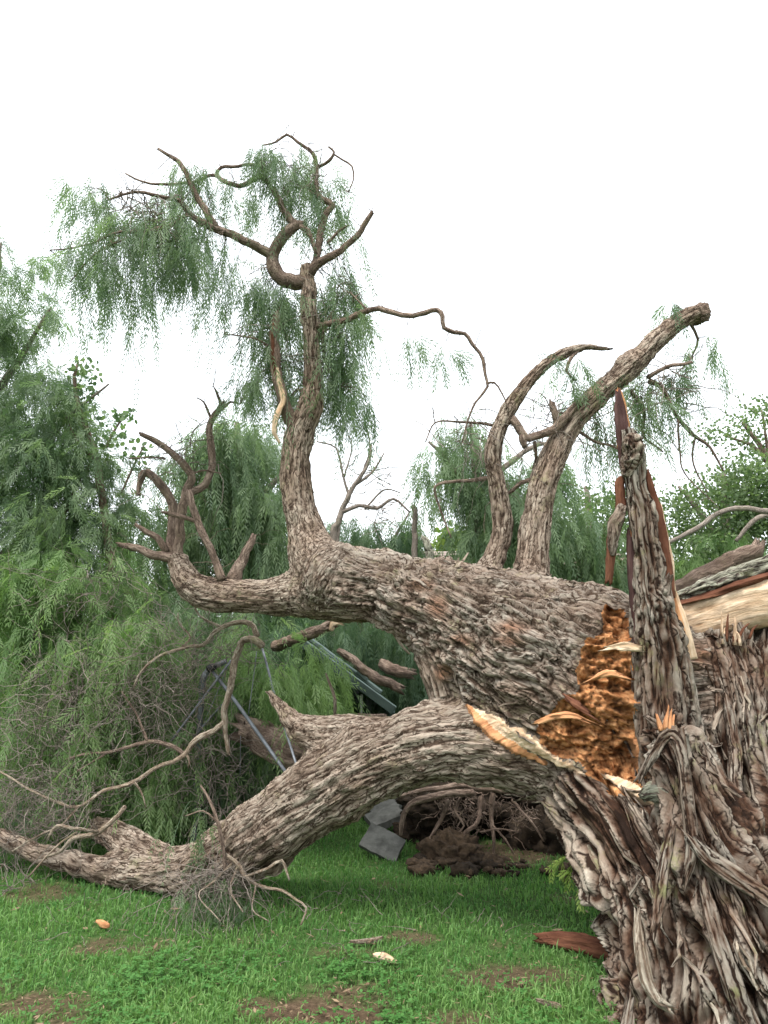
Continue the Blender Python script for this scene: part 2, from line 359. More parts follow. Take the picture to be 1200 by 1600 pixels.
def build_ground():
    nx, ny = 170, 190
    xs = np.linspace(-3.6, 3.4, nx); ys = np.linspace(2.0, 9.0, ny)
    X, Y = np.meshgrid(xs, ys); x, y = X.ravel(), Y.ravel()
    e = np.clip(np.minimum(np.minimum(x + 3.6, 3.4 - x), np.minimum(y - 2, 9 - y)) / .5, 0, 1)
    V = np.column_stack([x, y, gheight(x, y) * e])
    i = (np.arange(ny - 1)[:, None] * nx + np.arange(nx - 1)[None]).ravel()
    F = np.column_stack([i, i + 1, i + nx + 1, i + nx])
    sm = soil_mask(x, y) * e
    L = 900.
    o = np.array([[-3.6, 2, 0], [3.4, 2, 0], [3.4, 9, 0], [-3.6, 9, 0], [-L, -L, 0], [L, -L, 0], [L, L, 0], [-L, L, 0]], float); b0 = len(V)
    V = np.vstack([V, o]); F2 = np.array([[4, 5, 1, 0], [5, 6, 2, 1], [6, 7, 3, 2], [7, 4, 0, 3]]) + b0
    me = mesh('ground', V, [F, F2], None, True, {'soil': np.concatenate([sm, np.zeros(8)])})
    m, n, l, b = mat('lawn_soil')
    geo = n.new('ShaderNodeNewGeometry')
    t = node(n, 'ShaderNodeTexNoise', Scale=35., Detail=7., Roughness=.7); l.new(geo.outputs['Position'], t.inputs['Vector'])
    t2 = node(n, 'ShaderNodeTexNoise', Scale=2.2, Detail=5.); l.new(geo.outputs['Position'], t2.inputs['Vector'])
    gr = ramp(n, [(.3, (.03, .07, .018)), (.7, (.07, .12, .035))]); l.new(t.outputs[0], gr.inputs[0])
    so = ramp(n, [(.3, (.05, .03, .02)), (.55, (.10, .065, .043)), (.75, (.17, .115, .08))]); l.new(t.outputs[0], so.inputs[0])
    c = mix(n, l, attr(n, 'soil'), gr.outputs[0], so.outputs[0])
    l.new(c, b.inputs['Base Color']); b.inputs['Roughness'].default_value = .97; b.inputs['Specular IOR Level'].default_value = .1
    l.new(bump(n, l, t.outputs[0], .9, .02), b.inputs['Normal'])
    me.materials.append(m)
    link('ground', me)['kind'] = 'structure'
build_ground()

# ------------------------------------------------------------------ the broken tree: thick wood as one surface, then cut into its parts
class Chain:
    def __init__(s, part, rows, lam, stretch, amp, tint, warp=.8, cells=.5, step=.07):
        R = spline(ctrl(rows), step); s.part = part; s.p, s.r = R[:, :3], R[:, 3]
        s.t, s.a, s.b = frames(s.p); s.s = np.concatenate([[0], np.cumsum(np.linalg.norm(np.diff(s.p, axis=0), axis=1))])
        s.lam, s.stretch, s.amp, s.tint, s.warp, s.cells = lam, stretch, amp, tint, warp, cells
        s.lo = (s.p - s.r[:, None]).min(0) - .35; s.hi = (s.p + s.r[:, None]).max(0) + .35
    def dist(s, V, coords=False):
        N = len(V); best = np.full(N, 9., np.float32); bi = np.zeros(N, np.int32); bt = np.zeros(N, np.float32)
        k = np.where(((V > s.lo) & (V < s.hi)).all(1))[0]; W = V[k]
        if len(k):
            bb = np.full(len(k), 9., np.float32); ii = np.zeros(len(k), np.int32); tt = np.zeros(len(k), np.float32)
            for i in range(len(s.p) - 1):
                A = s.p[i].astype(np.float32); D = (s.p[i + 1] - s.p[i]).astype(np.float32)
                w = W - A; t = np.clip(w @ D / (D @ D), 0, 1); q = w - t[:, None] * D
                d = np.sqrt((q * q).sum(1)) - (s.r[i] + t * (s.r[i + 1] - s.r[i])).astype(np.float32)
                u = d < bb; bb[u] = d[u]; ii[u] = i; tt[u] = t[u]
            best[k] = bb; bi[k] = ii; bt[k] = tt
        if not coords: return best
        # grain coordinates averaged over the nearby stretch of the axis, so that they run on smoothly round bends
        Wt = np.zeros(N, np.float32); acc = np.zeros((N, 10), np.float32); soft = max(.03, .16 * float(s.r.mean()))
        for i in range(len(s.p) - 1):
            A = s.p[i].astype(np.float32); D = (s.p[i + 1] - s.p[i]).astype(np.float32)
            w = V - A; t = np.clip(w @ D / (D @ D), 0, 1); q = w - t[:, None] * D
            d = np.sqrt((q * q).sum(1)) - (s.r[i] + t * (s.r[i + 1] - s.r[i])).astype(np.float32)
            k = np.where(d - best < 6 * soft)[0]
            if not len(k): continue
            e = np.exp(-np.maximum(d[k] - best[k], 0) / soft); tk_ = t[k]; Wt[k] += e
            acc[k] += e[:, None] * np.column_stack([A + tk_[:, None] * D, s.s[i] + tk_ * (s.s[i + 1] - s.s[i]), np.tile(s.a[i], (len(k), 1)), np.tile(s.t[i], (len(k), 1))])
        acc /= np.maximum(Wt, 1e-6)[:, None]
        tt_ = unit(acc[:, 7:10]); aa = acc[:, 4:7] - tt_ * (acc[:, 4:7] * tt_).sum(1)[:, None]; aa = unit(aa); bb_ = np.cross(tt_, aa)
        q = V - acc[:, :3]; g = np.column_stack([(q * aa).sum(1), (q * bb_).sum(1), acc[:, 3]])
        if s.part in ('trunk', 'stump', 'burl'):                       # the grain swirls
            sw = .06 if s.part == 'trunk' else .03
            g = g + np.column_stack([sw * perlin(V * 3.2 + 5), sw * perlin(V * 3.2 + 15), 4 * sw * perlin(V * 3.2 + 25)])
        return best, g.astype(np.float32), tt_

CH = [
 # fallen trunk
 Chain('trunk', [(1015, 1088, 3.95, 128), (940, 1085, 3.80, 152), (840, 1040, 3.80, 122), (745, 990, 3.90, 90), (665, 945, 4.02, 67), (590, 915, 4.15, 52), (525, 905, 4.25, 47)], .024, 7.5, .029, .25, 1.7, .06),
 Chain('trunk', [(700, 930, 3.90, 42), (765, 955, 3.86, 60), (850, 985, 3.8, 70), (930, 1000, 3.75, 62)], .025, 7., .029, .22, 1.7, .06),
 # collars where limbs leave the trunk
 Chain('trunk', [(735, 925, 3.98, 20), (757, 928, 3.98, 22), (775, 935, 3.95, 14)], .022, 4, .026, .4, 1.5, .1),
 Chain('trunk', [(795, 938, 3.95, 18), (830, 930, 3.95, 28), (868, 942, 3.92, 18)], .022, 4, .026, .4, 1.5, .1),
 Chain('trunk', [(535, 872, 4.2, 12), (520, 885, 4.16, 24), (505, 910, 4.14, 26), (500, 930, 4.18, 18)], .020, 4, .02, .5, 1.5, .1),
 # swollen burl under the trunk
 Chain('burl', [(683, 1035, 3.86, 27), (694, 1058, 3.84, 29), (700, 1080, 3.84, 24)], .022, 1.5, .022, .25, 1.2, .3),
 # limb rising from the trunk's far end
 Chain('limb', [(545, 908, 4.22, 44), (497, 880, 4.30, 38), (474, 820, 4.36, 28), (462, 760, 4.40, 24.5), (462, 705, 4.40, 24), (470, 668, 4.40, 23), (486, 635, 4.40, 21), (490, 600, 4.40, 17), (488, 553, 4.40, 15.5), (484, 486, 4.40, 14), (480, 428, 4.40, 12.5), (478, 418, 4.4, 9)], .016, 8., .011, .9, 1.1, .15),
 # level limb running left
 Chain('limb', [(560, 925, 4.2, 40), (490, 930, 4.3, 35), (400, 932, 4.4, 27), (336, 929, 4.5, 27), (296, 912, 4.55, 23), (280, 880, 4.6, 17), (272, 862, 4.6, 11)], .016, 8., .011, .75, 1.1, .15),
 # heavy limb coming down to the lawn
 Chain('limb', [(930, 1175, 3.72, 90.2), (850, 1172, 3.72, 68.4), (770, 1163, 3.72, 58.9), (700, 1158, 3.76, 56.0), (600, 1184, 3.86, 54.3), (505, 1238, 3.98, 55.2), (425, 1292, 4.12, 54.3), (350, 1342, 4.24, 46.0), (270, 1364, 4.32, 30), (180, 1362, 4.4, 20), (135, 1354, 4.46, 16)], .020, 9., .018, .7, 1.4, .12),
 # snapped stub on the heavy limb
 Chain('stub', [(610, 1162, 3.98, 36), (525, 1146, 4.04, 29), (470, 1140, 4.08, 22), (442, 1110, 4.12, 11), (426, 1090, 4.15, 8), (413, 1072, 4.17, 4)], .018, 8., .012, .7, 1.1, .12),
 Chain('stub', [(255, 1352, 4.36, 22), (205, 1318, 4.55, 22), (168, 1300, 4.75, 19), (145, 1292, 4.9, 15)], .024, 3, .016, .7, .8, .5),
 # two limbs standing on the trunk
 Chain('limb', [(735, 945, 4.05, 21), (750, 912, 4.08, 16.5), (772, 866, 4.1, 15), (784, 816, 4.1, 14.5), (775, 750, 4.1, 14), (771, 704, 4.1, 14), (784, 661, 4.1, 13.5), (816, 608, 4.1, 12), (859, 565, 4.12, 10), (907, 543, 4.15, 8), (944, 546, 4.2, 6), (978, 558, 4.24, 4)], .015, 8., .009, .95, 1.0, .2, .05),
 Chain('limb', [(822, 950, 4.02, 32), (830, 905, 4.05, 24), (838, 830, 4.08, 22.5), (850, 755, 4.12, 22), (884, 675, 4.18, 20.5), (933, 620, 4.22, 19), (985, 572, 4.28, 18.5), (1029, 530, 4.33, 17.5), (1066, 499, 4.38, 15.5), (1096, 489, 4.42, 14)], .017, 8., .012, .9, 1.1, .2, .05),
 # standing stump: left column, leaning front buttress, dark rear buttresses
 Chain('stump', [(1092, 1700, 3.04, 170), (1084, 1600, 3.08, 126), (1080, 1500, 3.14, 110), (1066, 1420, 3.22, 108), (1035, 1345, 3.34, 114), (985, 1280, 3.50, 104), (945, 1235, 3.62, 88)], .040, 15., .056, .35, 1.1, .0),
 Chain('stump', [(1034, 1140, 3.16, 28), (1060, 1200, 3.12, 48), (1096, 1290, 3.04, 62), (1145, 1400, 2.96, 80), (1205, 1520, 2.9, 108), (1270, 1670, 2.86, 145)], .036, 22., .056, .05, .9, .0),
 Chain('stump', [(1108, 1000, 3.85, 52), (1128, 1060, 3.74, 78), (1145, 1170, 3.60, 86), (1190, 1320, 3.5, 90), (1260, 1600, 3.3, 150)], .036, 15., .052, .1, 1.1, .0),
 Chain('stump', [(1225, 985, 3.75, 40), (1210, 1080, 3.55, 52), (1222, 1180, 3.34, 40), (1262, 1330, 3.1, 56), (1330, 1550, 2.95, 90)], .034, 16., .05, .05, 1.0, .0),
]
FRONT = 14      # index of the leaning front buttress
PARTS = ['trunk', 'burl', 'limb0', 'limb1', 'limb2', 'stub0', 'stub1', 'limb3', 'limb4', 'stump']
pid = [0, 0, 0, 0, 0, 1, 2, 3, 4, 5, 6, 7, 8, 9, 9, 9, 9]

def smooth_sdf(V, k=.055):
    D = np.stack([c.dist(V) for c in CH]); m = D.min(0)
    return m - k * np.log(np.exp(-(D - m) / k).sum(0)) * .7
def build_wood():
    sp = Soup()
    for c in CH:
        C = np.column_stack([c.p, c.r])[::2] if len(c.p) > 6 else np.column_stack([c.p, c.r])
        V, F, F3, g, h = tube(C, 24, .08, 0, 0, .5, 0); sp.add(V, [F, F3])
    me = sp.build('raw', None); ob = bpy.data.objects.new('raw', me); COL.objects.link(ob)
    r = ob.modifiers.new('r', 'REMESH'); r.mode = 'VOXEL'; r.voxel_size = .034
    sub = None
    def evaluated():
        dg = bpy.context.evaluated_depsgraph_get(); return bpy.data.meshes.new_from_object(ob.evaluated_get(dg))
    m2 = evaluated(); ob.modifiers.clear()
    V = np.empty(len(m2.vertices) * 3, np.float32); m2.vertices.foreach_get('co', V); V = V.reshape(-1, 3)
    e = .01
    for it in range(3):
        d0 = smooth_sdf(V)
        gr = np.column_stack([smooth_sdf(V + np.eye(3, dtype=np.float32)[k] * e) - d0 for k in range(3)]) / e
        gl = np.maximum((gr * gr).sum(1), .2); V = V - np.clip(d0 / gl, -.08, .08)[:, None] * gr
    m2.vertices.foreach_set('co', V.astype(np.float32).ravel()); ob.data = m2
    sub = ob.modifiers.new('s', 'SUBSURF'); sub.levels = 2; sub.render_levels = 2
    m3 = evaluated(); bpy.data.objects.remove(ob)
    N = len(m3.vertices); V = np.empty(N * 3, np.float32); m3.vertices.foreach_get('co', V); V = V.reshape(-1, 3)
    F = np.empty(len(m3.loops), np.int32); m3.loops.foreach_get('vertex_index', F); F = F.reshape(-1, 4)
    print('wood verts', N, 'faces', len(F), round(time.time() - T0, 1))
    keep = V[:, 2] > -.25
    D = np.stack([c.dist(V) for c in CH]).T
    o = np.argsort(D, 1)[:, :2]
    H = np.zeros(N, np.float32); disp = np.zeros(N, np.float32); G = np.zeros((N, 3), np.float32); T = np.zeros((N, 3), np.float32); tint = np.zeros(N, np.float32)
    d1 = np.take_along_axis(D, o[:, :1], 1)[:, 0]; d2 = np.take_along_axis(D, o[:, 1:], 1)[:, 0]
    w2 = np.clip(.5 - (d2 - d1) / .09, 0, .5)
    for ci, c in enumerate(CH):
        for rank in (0, 1):
            k = np.where((o[:, rank] == ci) & ((w2 > 0) | (rank == 0)))[0]
            if not len(k): continue
            _, g, t = c.dist(V[k], True)
            h = bark_h(g, c.lam, c.stretch, c.warp, 3.3 * ci, c.cells)
            w = w2[k] if rank else 1 - w2[k]
            hb = bark_h(g, c.lam * 2.7, c.stretch * 1.25, c.warp, 9.1 + 3.3 * ci, 0)
            big = 1.9 if c.part == 'stump' else (1.15 if c.part == 'trunk' else .7)
            h = np.clip(h * (.62 + .5 * hb), 0, 1.1)
            H[k] += w * h; disp[k] += w * c.amp * (h - .5 + big * (hb - .55)); tint[k] += w * c.tint
            if rank == 0: G[k] = g + 5.1 * ci; T[k] = t
    nrm = np.empty(N * 3, np.float32); m3.vertex_normals.foreach_get('vector', nrm); nrm = nrm.reshape(-1, 3)
    # big lumps and folds
    lump = .044 * fbm(V * 4.6 + 3, 3) + .016 * fbm(V * 15 + 8, 2)
    rad = np.clip(np.array([c.r.max() for c in CH])[o[:, 0]] / .35, .2, 1)
    V2 = V + nrm * (disp + lump * rad)[:, None]
    # torn-open rotten heart
    mask = np.full(N, -9., np.float32)
    for u, v, Y, rx, rz, ry in ((974, 972, 3.35, 24, 34, .32), (956, 1052, 3.3, 50, 64, .34), (942, 1130, 3.25, 70, 50, .3), (912, 1162, 3.25, 88, 48, .3), (965, 1190, 3.25, 46, 46, .3), (985, 1225, 3.2, 22, 16, .25)):
        c = P(u, v, Y); q = (V - c) / np.array([px(rx, Y), ry, px(rz, Y)]); mask = np.maximum(mask, 1 - np.sqrt((q * q).sum(1)))
    mask += .30 * fbm(V * 14 + 40, 3)
    mask = np.where(o[:, 0] == FRONT, -9, mask)
    # bare torn sapwood beside it, and rusty scars: bands laid along lines measured on the photo
    rel = V - np.array([0, 0, CAMZ], np.float32); dep = rel @ _fw.astype(np.float32)
    UV = np.column_stack([600 + FPX * rel[:, 0] / dep, 800 - FPX * (rel @ _up.astype(np.float32)) / dep])
    UV += (3.5 * np.column_stack([fbm(V * 18 + 4, 3), fbm(V * 18 + 14, 3)]))
    front = (nrm[:, 1] < .35) & (V[:, 1] < 4.4)
    def band(line):
        best = np.full(N, -9., np.float32)
        for (u0, v0, r0), (u1, v1, r1) in zip(line[:-1], line[1:]):
            D_ = np.array([u1 - u0, v1 - v0]); w = UV - [u0, v0]; t = np.clip(w @ D_ / (D_ @ D_), 0, 1)
            best = np.maximum(best, 1 - np.linalg.norm(w - t[:, None] * D_, axis=1) / (r0 + t * (r1 - r0)))
        return np.where(front, best, -9)
    pale = np.maximum(band([(745, 1108, 3), (762, 1119, 6), (792, 1139, 11), (828, 1158, 12), (862, 1183, 6), (912, 1209, 3)]), band([(948, 1212, 5), (975, 1222, 11), (1003, 1240, 8)]))
    orange = np.maximum(band([(733, 1104, 4), (748, 1122, 8), (775, 1148, 9), (812, 1172, 8), (850, 1190, 4)]), band([(994, 1160, 6), (1002, 1182, 9), (1008, 1205, 6)]))
    scar = np.zeros(N, np.float32)
    for u, v, ru, rv in ((683, 948, 18, 24), (655, 914, 26, 11), (800, 980, 28, 13), (797, 1003, 24, 9), (720, 1000, 18, 12), (1100, 1020, 26, 22), (690, 1052, 14, 16)):
        q = (UV - [u, v]) / [ru, rv]; scar = np.maximum(scar, np.where(front, np.clip(1.3 - np.sqrt((q * q).sum(1)), 0, 1), 0))
    hole = np.clip(mask / .30, 0, 1)
    ch1, ch2, cid = worley(V * np.array([15, 15, 26], np.float32) + 2.5 * np.column_stack([perlin(V * 9), perlin(V * 9 + 5), perlin(V * 9 + 9)]))
    crumb = np.clip((ch2 - ch1) * 1.6, 0, 1); rough = fbm(V * np.array([26, 26, 48], np.float32) + 60, 4) + .5 * fbm(V * 95 + 9, 2)
    hr = np.clip(.22 + .62 * crumb * cid + .55 * rough + .06, 0, 1)
    chunk = fbm(V * np.array([7, 7, 10], np.float32) + 22, 3)
    rotdisp = -.055 * hole - .02 * np.clip(mask, 0, .6) + (.075 * (hr - .45) + .07 * chunk) * hole
    inward = np.array([-.15, -1, .1]); inward /= np.linalg.norm(inward)
    V2 = V2 + (nrm * .35 - np.array([0, 1., 0]) * -.0)[..., :] * 0 + (inward * rotdisp[:, None])
    rot = (mask > 0.0) & (pale < 0)
    torn = np.where(pale > 0, 1, np.where(orange > 0, 2, 0)); torn[o[:, 0] == FRONT] = 0
    gt = np.column_stack([(V[:, 2] - .55 * V[:, 0]) * 1.0, V[:, 1], V[:, 0] + .55 * V[:, 2]]).astype(np.float32)
    hf = bark_h(gt, .02, 26., .4, 7.7, 0)
    tk = np.clip(np.maximum(pale, orange) * 4, 0, 1) * (torn > 0)
    V2 = np.where((torn > 0)[:, None], V + nrm * ((.010 + .008 * (hf - .5)) * tk)[:, None] + nrm * (lump * rad)[:, None], V2)
    G = np.where((torn > 0)[:, None], gt, G)
    Hf = np.where(rot, hr, np.where(torn > 0, .42 + .5 * hf, H)); Hf = np.where(scar > .2, Hf * (1 - .35 * scar) + .1 * scar, Hf)
    m3.vertices.foreach_set('co', V2.astype(np.float32).ravel()); m3.update()
    m3.vertex_normals.foreach_get('vector', nv := np.empty(N * 3, np.float32)); nv = nv.reshape(-1, 3)
    part_of = np.array(pid)[o[:, 0]]
    fp = part_of[F[:, 0]]; fr = rot[F].mean(1) > .5; fp = np.where(fr, 20, fp); ft = torn[F[:, 0]]; fp = np.where(ft > 0, 20 + ft, fp)
    fk = keep[F].all(1)
    return V2, F[fk], fp[fk], dict(grain=G, hgt=Hf, tint=tint, scar=scar * .8), nv, T, part_of, rot

base = P(1085, 1600, 3.3); base[2] = 0
TREE = thing('broken_tree', 'huge grey-barked tree snapped open at its stump, trunk and limbs collapsed to the left', 'tree', base)
WV, WF, WP, WA, WN, WT, WPART, WROT = build_wood()
def cut(k, name, m, sel=None):
    f = WF[(WP == k) if sel is None else sel]; u, inv = np.unique(f, return_inverse=True); inv = inv.reshape(f.shape)
    me = mesh(name, WV[u], inv, m, True, {a: x[u] for a, x in WA.items()})
    me.normals_split_custom_set_from_vertices(WN[u])
    return link(name, me, TREE)
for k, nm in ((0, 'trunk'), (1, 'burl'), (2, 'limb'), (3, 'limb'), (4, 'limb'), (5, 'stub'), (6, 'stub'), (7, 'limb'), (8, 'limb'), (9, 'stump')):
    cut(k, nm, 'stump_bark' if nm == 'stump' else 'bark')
hw = cut(20, 'rotten_heartwood', 'rot'); hw['label'] = 'crumbling orange rotten heartwood torn open in the trunk'
def islands(k):
    idx = np.where(WP == k)[0]; f = WF[idx]; u, inv = np.unique(f, return_inverse=True); inv = inv.reshape(f.shape); lab = np.arange(len(u))
    while True:
        m = lab[inv].min(1); new = lab.copy(); np.minimum.at(new, inv.ravel(), np.repeat(m, f.shape[1]))
        if (new == lab).all(): break
        lab = new
    fl = lab[inv[:, 0]]
    for v in np.unique(fl):
        sel = idx[fl == v]
        yield sel
for k, m, lb in ((21, 'pale_wood', 'pale sapwood laid bare along the tear'), (22, 'orange_wood', 'orange edge of the torn sapwood')):
    for sel in islands(k):
        if len(sel) < 25: cut(k, 'wood_fleck', m, sel)
        else: cut(k, 'torn_sapwood', m, sel)['label'] = lb
print('tree body', round(time.time() - T0, 1))

# ------------------------------------------------------------------ lofted pieces: shards, slabs of split wood
def loft(rows, sides=36, step=.012, lam=.03, stretch=8., amp=.012, yaw=0., jag0=0., jag1=0., power=.6, seed=0., kn=.30):
    """rows (u, v, Y, half width in photo pixels, half thickness in metres) along the piece"""
    C = np.array([[*P(u, v, Y), px(w, Y), th] for u, v, Y, w, th in rows]); R = spline(C, step); p = R[:, :3]; n = len(p)
    R[:, 3] = np.clip(R[:, 3], .002, None); R[:, 4] = np.clip(R[:, 4], .002, None)
    t = unit(np.gradient(p, axis=0)); yv = np.array([math.sin(yaw), math.cos(yaw), 0]); wv = unit(np.cross(yv, t)); dv = np.cross(t, wv)
    s = np.concatenate([[0], np.cumsum(np.linalg.norm(np.diff(p, axis=0), axis=1))])
    th = np.arange(sides) * 2 * np.pi / sides; c, sn = np.cos(th), np.sin(th)
    cx = np.sign(c) * np.abs(c) ** power; sy = np.sign(sn) * np.abs(sn) ** power
    A = (R[:, 3:4] * cx).ravel(); B = (R[:, 4:5] * sy).ravel(); ss = np.repeat(s, sides)
    g = np.column_stack([A, B, ss]); h = bark_h(g, lam, stretch, .8, seed, .15)
    k = 1 + kn * fbm(np.column_stack([A * 45, B * 45, ss * 9]) + seed, 3)
    rad = np.maximum(np.sqrt(A * A + B * B), 1e-5); e = np.minimum(amp, rad * .6) * (h - .5) / rad
    wr, dr = np.repeat(wv, sides, 0), np.repeat(dv, sides, 0)
    V = np.repeat(p, sides, 0) + wr * (A * (k + e))[:, None] + dr * (B * (k + e))[:, None]
    j = fbm(np.column_stack([A * 110, B * 90, np.full(len(A), seed)]), 3)
    end = np.clip((ss - s[-1] * .7) / (s[-1] * .3), 0, 1); start = np.clip((s[-1] * .3 - ss) / (s[-1] * .3), 0, 1)
    V += np.repeat(t, sides, 0) * (jag1 * end * j * 1.6 + jag0 * start * j * 1.6)[:, None]
    i = np.arange(n - 1)[:, None] * sides; kk = np.arange(sides)[None]; k2 = (kk + 1) % sides
    F = np.stack([i + kk, i + k2, i + sides + k2, i + sides + kk], -1).reshape(-1, 4)
    V = np.vstack([V, p[0], p[-1]]); q = np.arange(sides); a0, a1 = n * sides, n * sides + 1
    F3 = np.vstack([np.column_stack([(q + 1) % sides, q, np.full(sides, a0)]), np.column_stack([(n - 1) * sides + q, (n - 1) * sides + (q + 1) % sides, np.full(sides, a1)])])
    g = np.vstack([g, [0, 0, 0], [0, 0, s[-1]]]); h = np.append(h, [.4, .4])
    return V, F, F3, g, h
def loft_part(name, rows, parent, m, tint=.1, label=None, **kw):
    kw.setdefault('seed', float(rng.uniform(0, 90)))
    V, F, F3, g, h = loft(rows, **kw)
    o = link(name, mesh(name, V, [F, F3], m, True, {'grain': g, 'hgt': h, 'tint': np.full(len(V), tint)}), parent)
    if label: o['label'] = label
    return o
# tall splintered shard still standing on the stump
loft_part('standing_shard', [(1046, 1235, 3.34, 44, .13), (1040, 1160, 3.34, 44, .12), (1034, 1090, 3.34, 42, .11), (1030, 1017, 3.34, 38, .10), (1020, 960, 3.34, 29, .085), (1012, 915, 3.34, 22, .06), (1013, 880, 3.34, 23, .05), (1006, 840, 3.34, 18, .05), (1002, 800, 3.34, 19, .045), (993, 765, 3.34, 13, .04), (990, 735, 3.34, 16, .04), (986, 700, 3.34, 14, .04), (981, 672, 3.34, 8, .03)],
          TREE, 'stump_bark', .0, 'tall ragged shard of grey bark standing up from the stump', lam=.015, stretch=34., amp=.04, kn=.10, sides=110, step=.009, jag1=.02)
loft_part('bark_knot', [(978, 745, 3.325, 5, .02), (985, 725, 3.32, 13, .04), (990, 706, 3.31, 14, .045), (988, 690, 3.31, 14, .042), (984, 680, 3.32, 8, .02)], TREE, 'stump_bark', .6, lam=.013, stretch=2.2, amp=.05, step=.006)
loft_part('split_wood', [(978, 730, 3.37, 9, .016), (974, 690, 3.37, 10, .016), (971, 655, 3.37, 10, .014), (968, 632, 3.37, 8, .012), (966, 613, 3.37, 4, .006)], TREE, 'purple_bark', 0, 'smooth dark inner bark at the tip of the shard', amp=.002, jag1=.03)
for rows, m in (
  ([(976, 700, 3.40, 12, .008), (972, 655, 3.395, 11.5, .008), (969, 628, 3.395, 8.5, .007), (965, 608, 3.395, 2.5, .004)], 'orange_wood'),
  ([(1046, 935, 3.37, 9, .022), (1040, 890, 3.37, 10, .022), (1031, 835, 3.37, 10, .02), (1021, 785, 3.37, 8, .016), (1011, 738, 3.37, 3, .006)], 'red_wood'),
  ([(1028, 860, 3.385, 9, .018), (1022, 810, 3.385, 8, .018), (1014, 765, 3.385, 6, .012), (1009, 735, 3.385, 3, .006)], 'orange_wood'),
  ([(1049, 925, 3.40, 6, .02), (1045, 880, 3.40, 6.5, .02), (1038, 835, 3.40, 5, .016), (1032, 792, 3.40, 3, .008)], 'pale_wood'),
  ([(1041, 905, 3.39, 5, .02), (1038, 860, 3.39, 5, .016), (1030, 800, 3.39, 3, .008), (1027, 785, 3.39, 1.5, .005)], 'pale_wood'),
  ([(1080, 1030, 3.40, 8, .02), (1070, 990, 3.40, 9, .024), (1060, 955, 3.40, 8, .02), (1053, 925, 3.40, 4, .01)], 'pale_wood'),
  ([(1062, 1000, 3.385, 9, .02), (1056, 960, 3.385, 7, .02), (1050, 930, 3.385, 4, .01)], 'orange_wood'),
  ([(996, 1010, 3.36, 5, .03), (992, 950, 3.36, 6, .03), (987, 890, 3.36, 6, .022), (984, 852, 3.36, 5, .014), (982, 830, 3.36, 2, .006)], 'purple_bark'),
  ([(990, 900, 3.375, 6, .014), (987, 850, 3.375, 5, .012), (987, 825, 3.375, 3, .006)], 'orange_wood'),
  ([(1044, 950, 3.31, 10, .016), (1040, 920, 3.305, 9, .016), (1047, 900, 3.30, 4, .01)], 'bark')):
    loft_part('split_wood', rows, TREE, m, sides=20, amp=.006, lam=.014, jag1=.035, stretch=12)
# broken piece hanging by a shred beside the shard
loft_part('hanging_piece', [(983, 750, 3.36, 4, .008), (974, 747, 3.36, 4, .01), (968, 755, 3.36, 7, .012), (969, 778, 3.36, 8, .016), (969, 800, 3.36, 8, .02), (962, 816, 3.36, 10, .024), (957, 838, 3.36, 9, .022), (954, 870, 3.36, 7, .018), (951, 908, 3.36, 5, .01)], TREE, 'red_wood', 0, 'split red-brown piece hanging beside the shard', sides=24, amp=.01, lam=.014, jag1=.04)
loft_part('hanging_bark', [(974, 790, 3.345, 6, .012), (967, 806, 3.335, 10, .018), (960, 820, 3.335, 11, .02), (957, 850, 3.34, 8, .016), (958, 868, 3.345, 4, .01)], TREE, 'bark', .1, sides=24, amp=.014, lam=.014)
# lips of torn sapwood round the rotten heart
for rows, m in (
  ([(842, 1128, 3.32, 3, .01), (865, 1120, 3.29, 5, .02), (892, 1118, 3.27, 5, .02), (915, 1126, 3.27, 2, .01)], 'orange_wood'),
  ([(884, 1090, 3.34, 3, .008), (900, 1100, 3.30, 6, .016), (918, 1112, 3.28, 3, .01)], 'red_wood'),
  ([(955, 1012, 3.30, 3, .016), (974, 1010, 3.28, 6, .024), (992, 1012, 3.28, 5, .02)], 'pale_wood'),
  ([(930, 1060, 3.30, 3, .012), (950, 1052, 3.27, 5, .02), (972, 1056, 3.28, 3, .012)], 'orange_wood')):
    loft_part('torn_sapwood', rows, TREE, m, sides=30, amp=.03, lam=.010, jag0=.10, jag1=.10, stretch=7, power=.5)
loft_part('cut_knot', [(1004, 1244, 3.09, 8, .02), (1018, 1238, 3.06, 13, .03), (1034, 1240, 3.06, 12, .03), (1048, 1246, 3.08, 7, .02)], TREE, 'lichen_bark', .1, 'small pale lichened knot beneath the rotten wood', amp=.012, lam=.02, stretch=2)
for rows in ([(1040, 1140, 3.10, 4, .012), (1041, 1125, 3.10, 3, .010), (1044, 1112, 3.10, 1.5, .004), (1045, 1103, 3.10, .7, .002)], [(1034, 1142, 3.11, 4, .012), (1029, 1128, 3.12, 3, .008), (1026, 1117, 3.12, 1.2, .003)], [(1052, 1148, 3.10, 3.5, .012), (1051, 1132, 3.10, 2.4, .008), (1053, 1119, 3.10, 1, .003)], [(1046, 1142, 3.10, 3, .01), (1047, 1126, 3.10, 2, .006), (1049, 1108, 3.10, .8, .002)]):
    loft_part('splinter', rows, TREE, 'orange_wood', sides=12, amp=.004, jag1=.02)
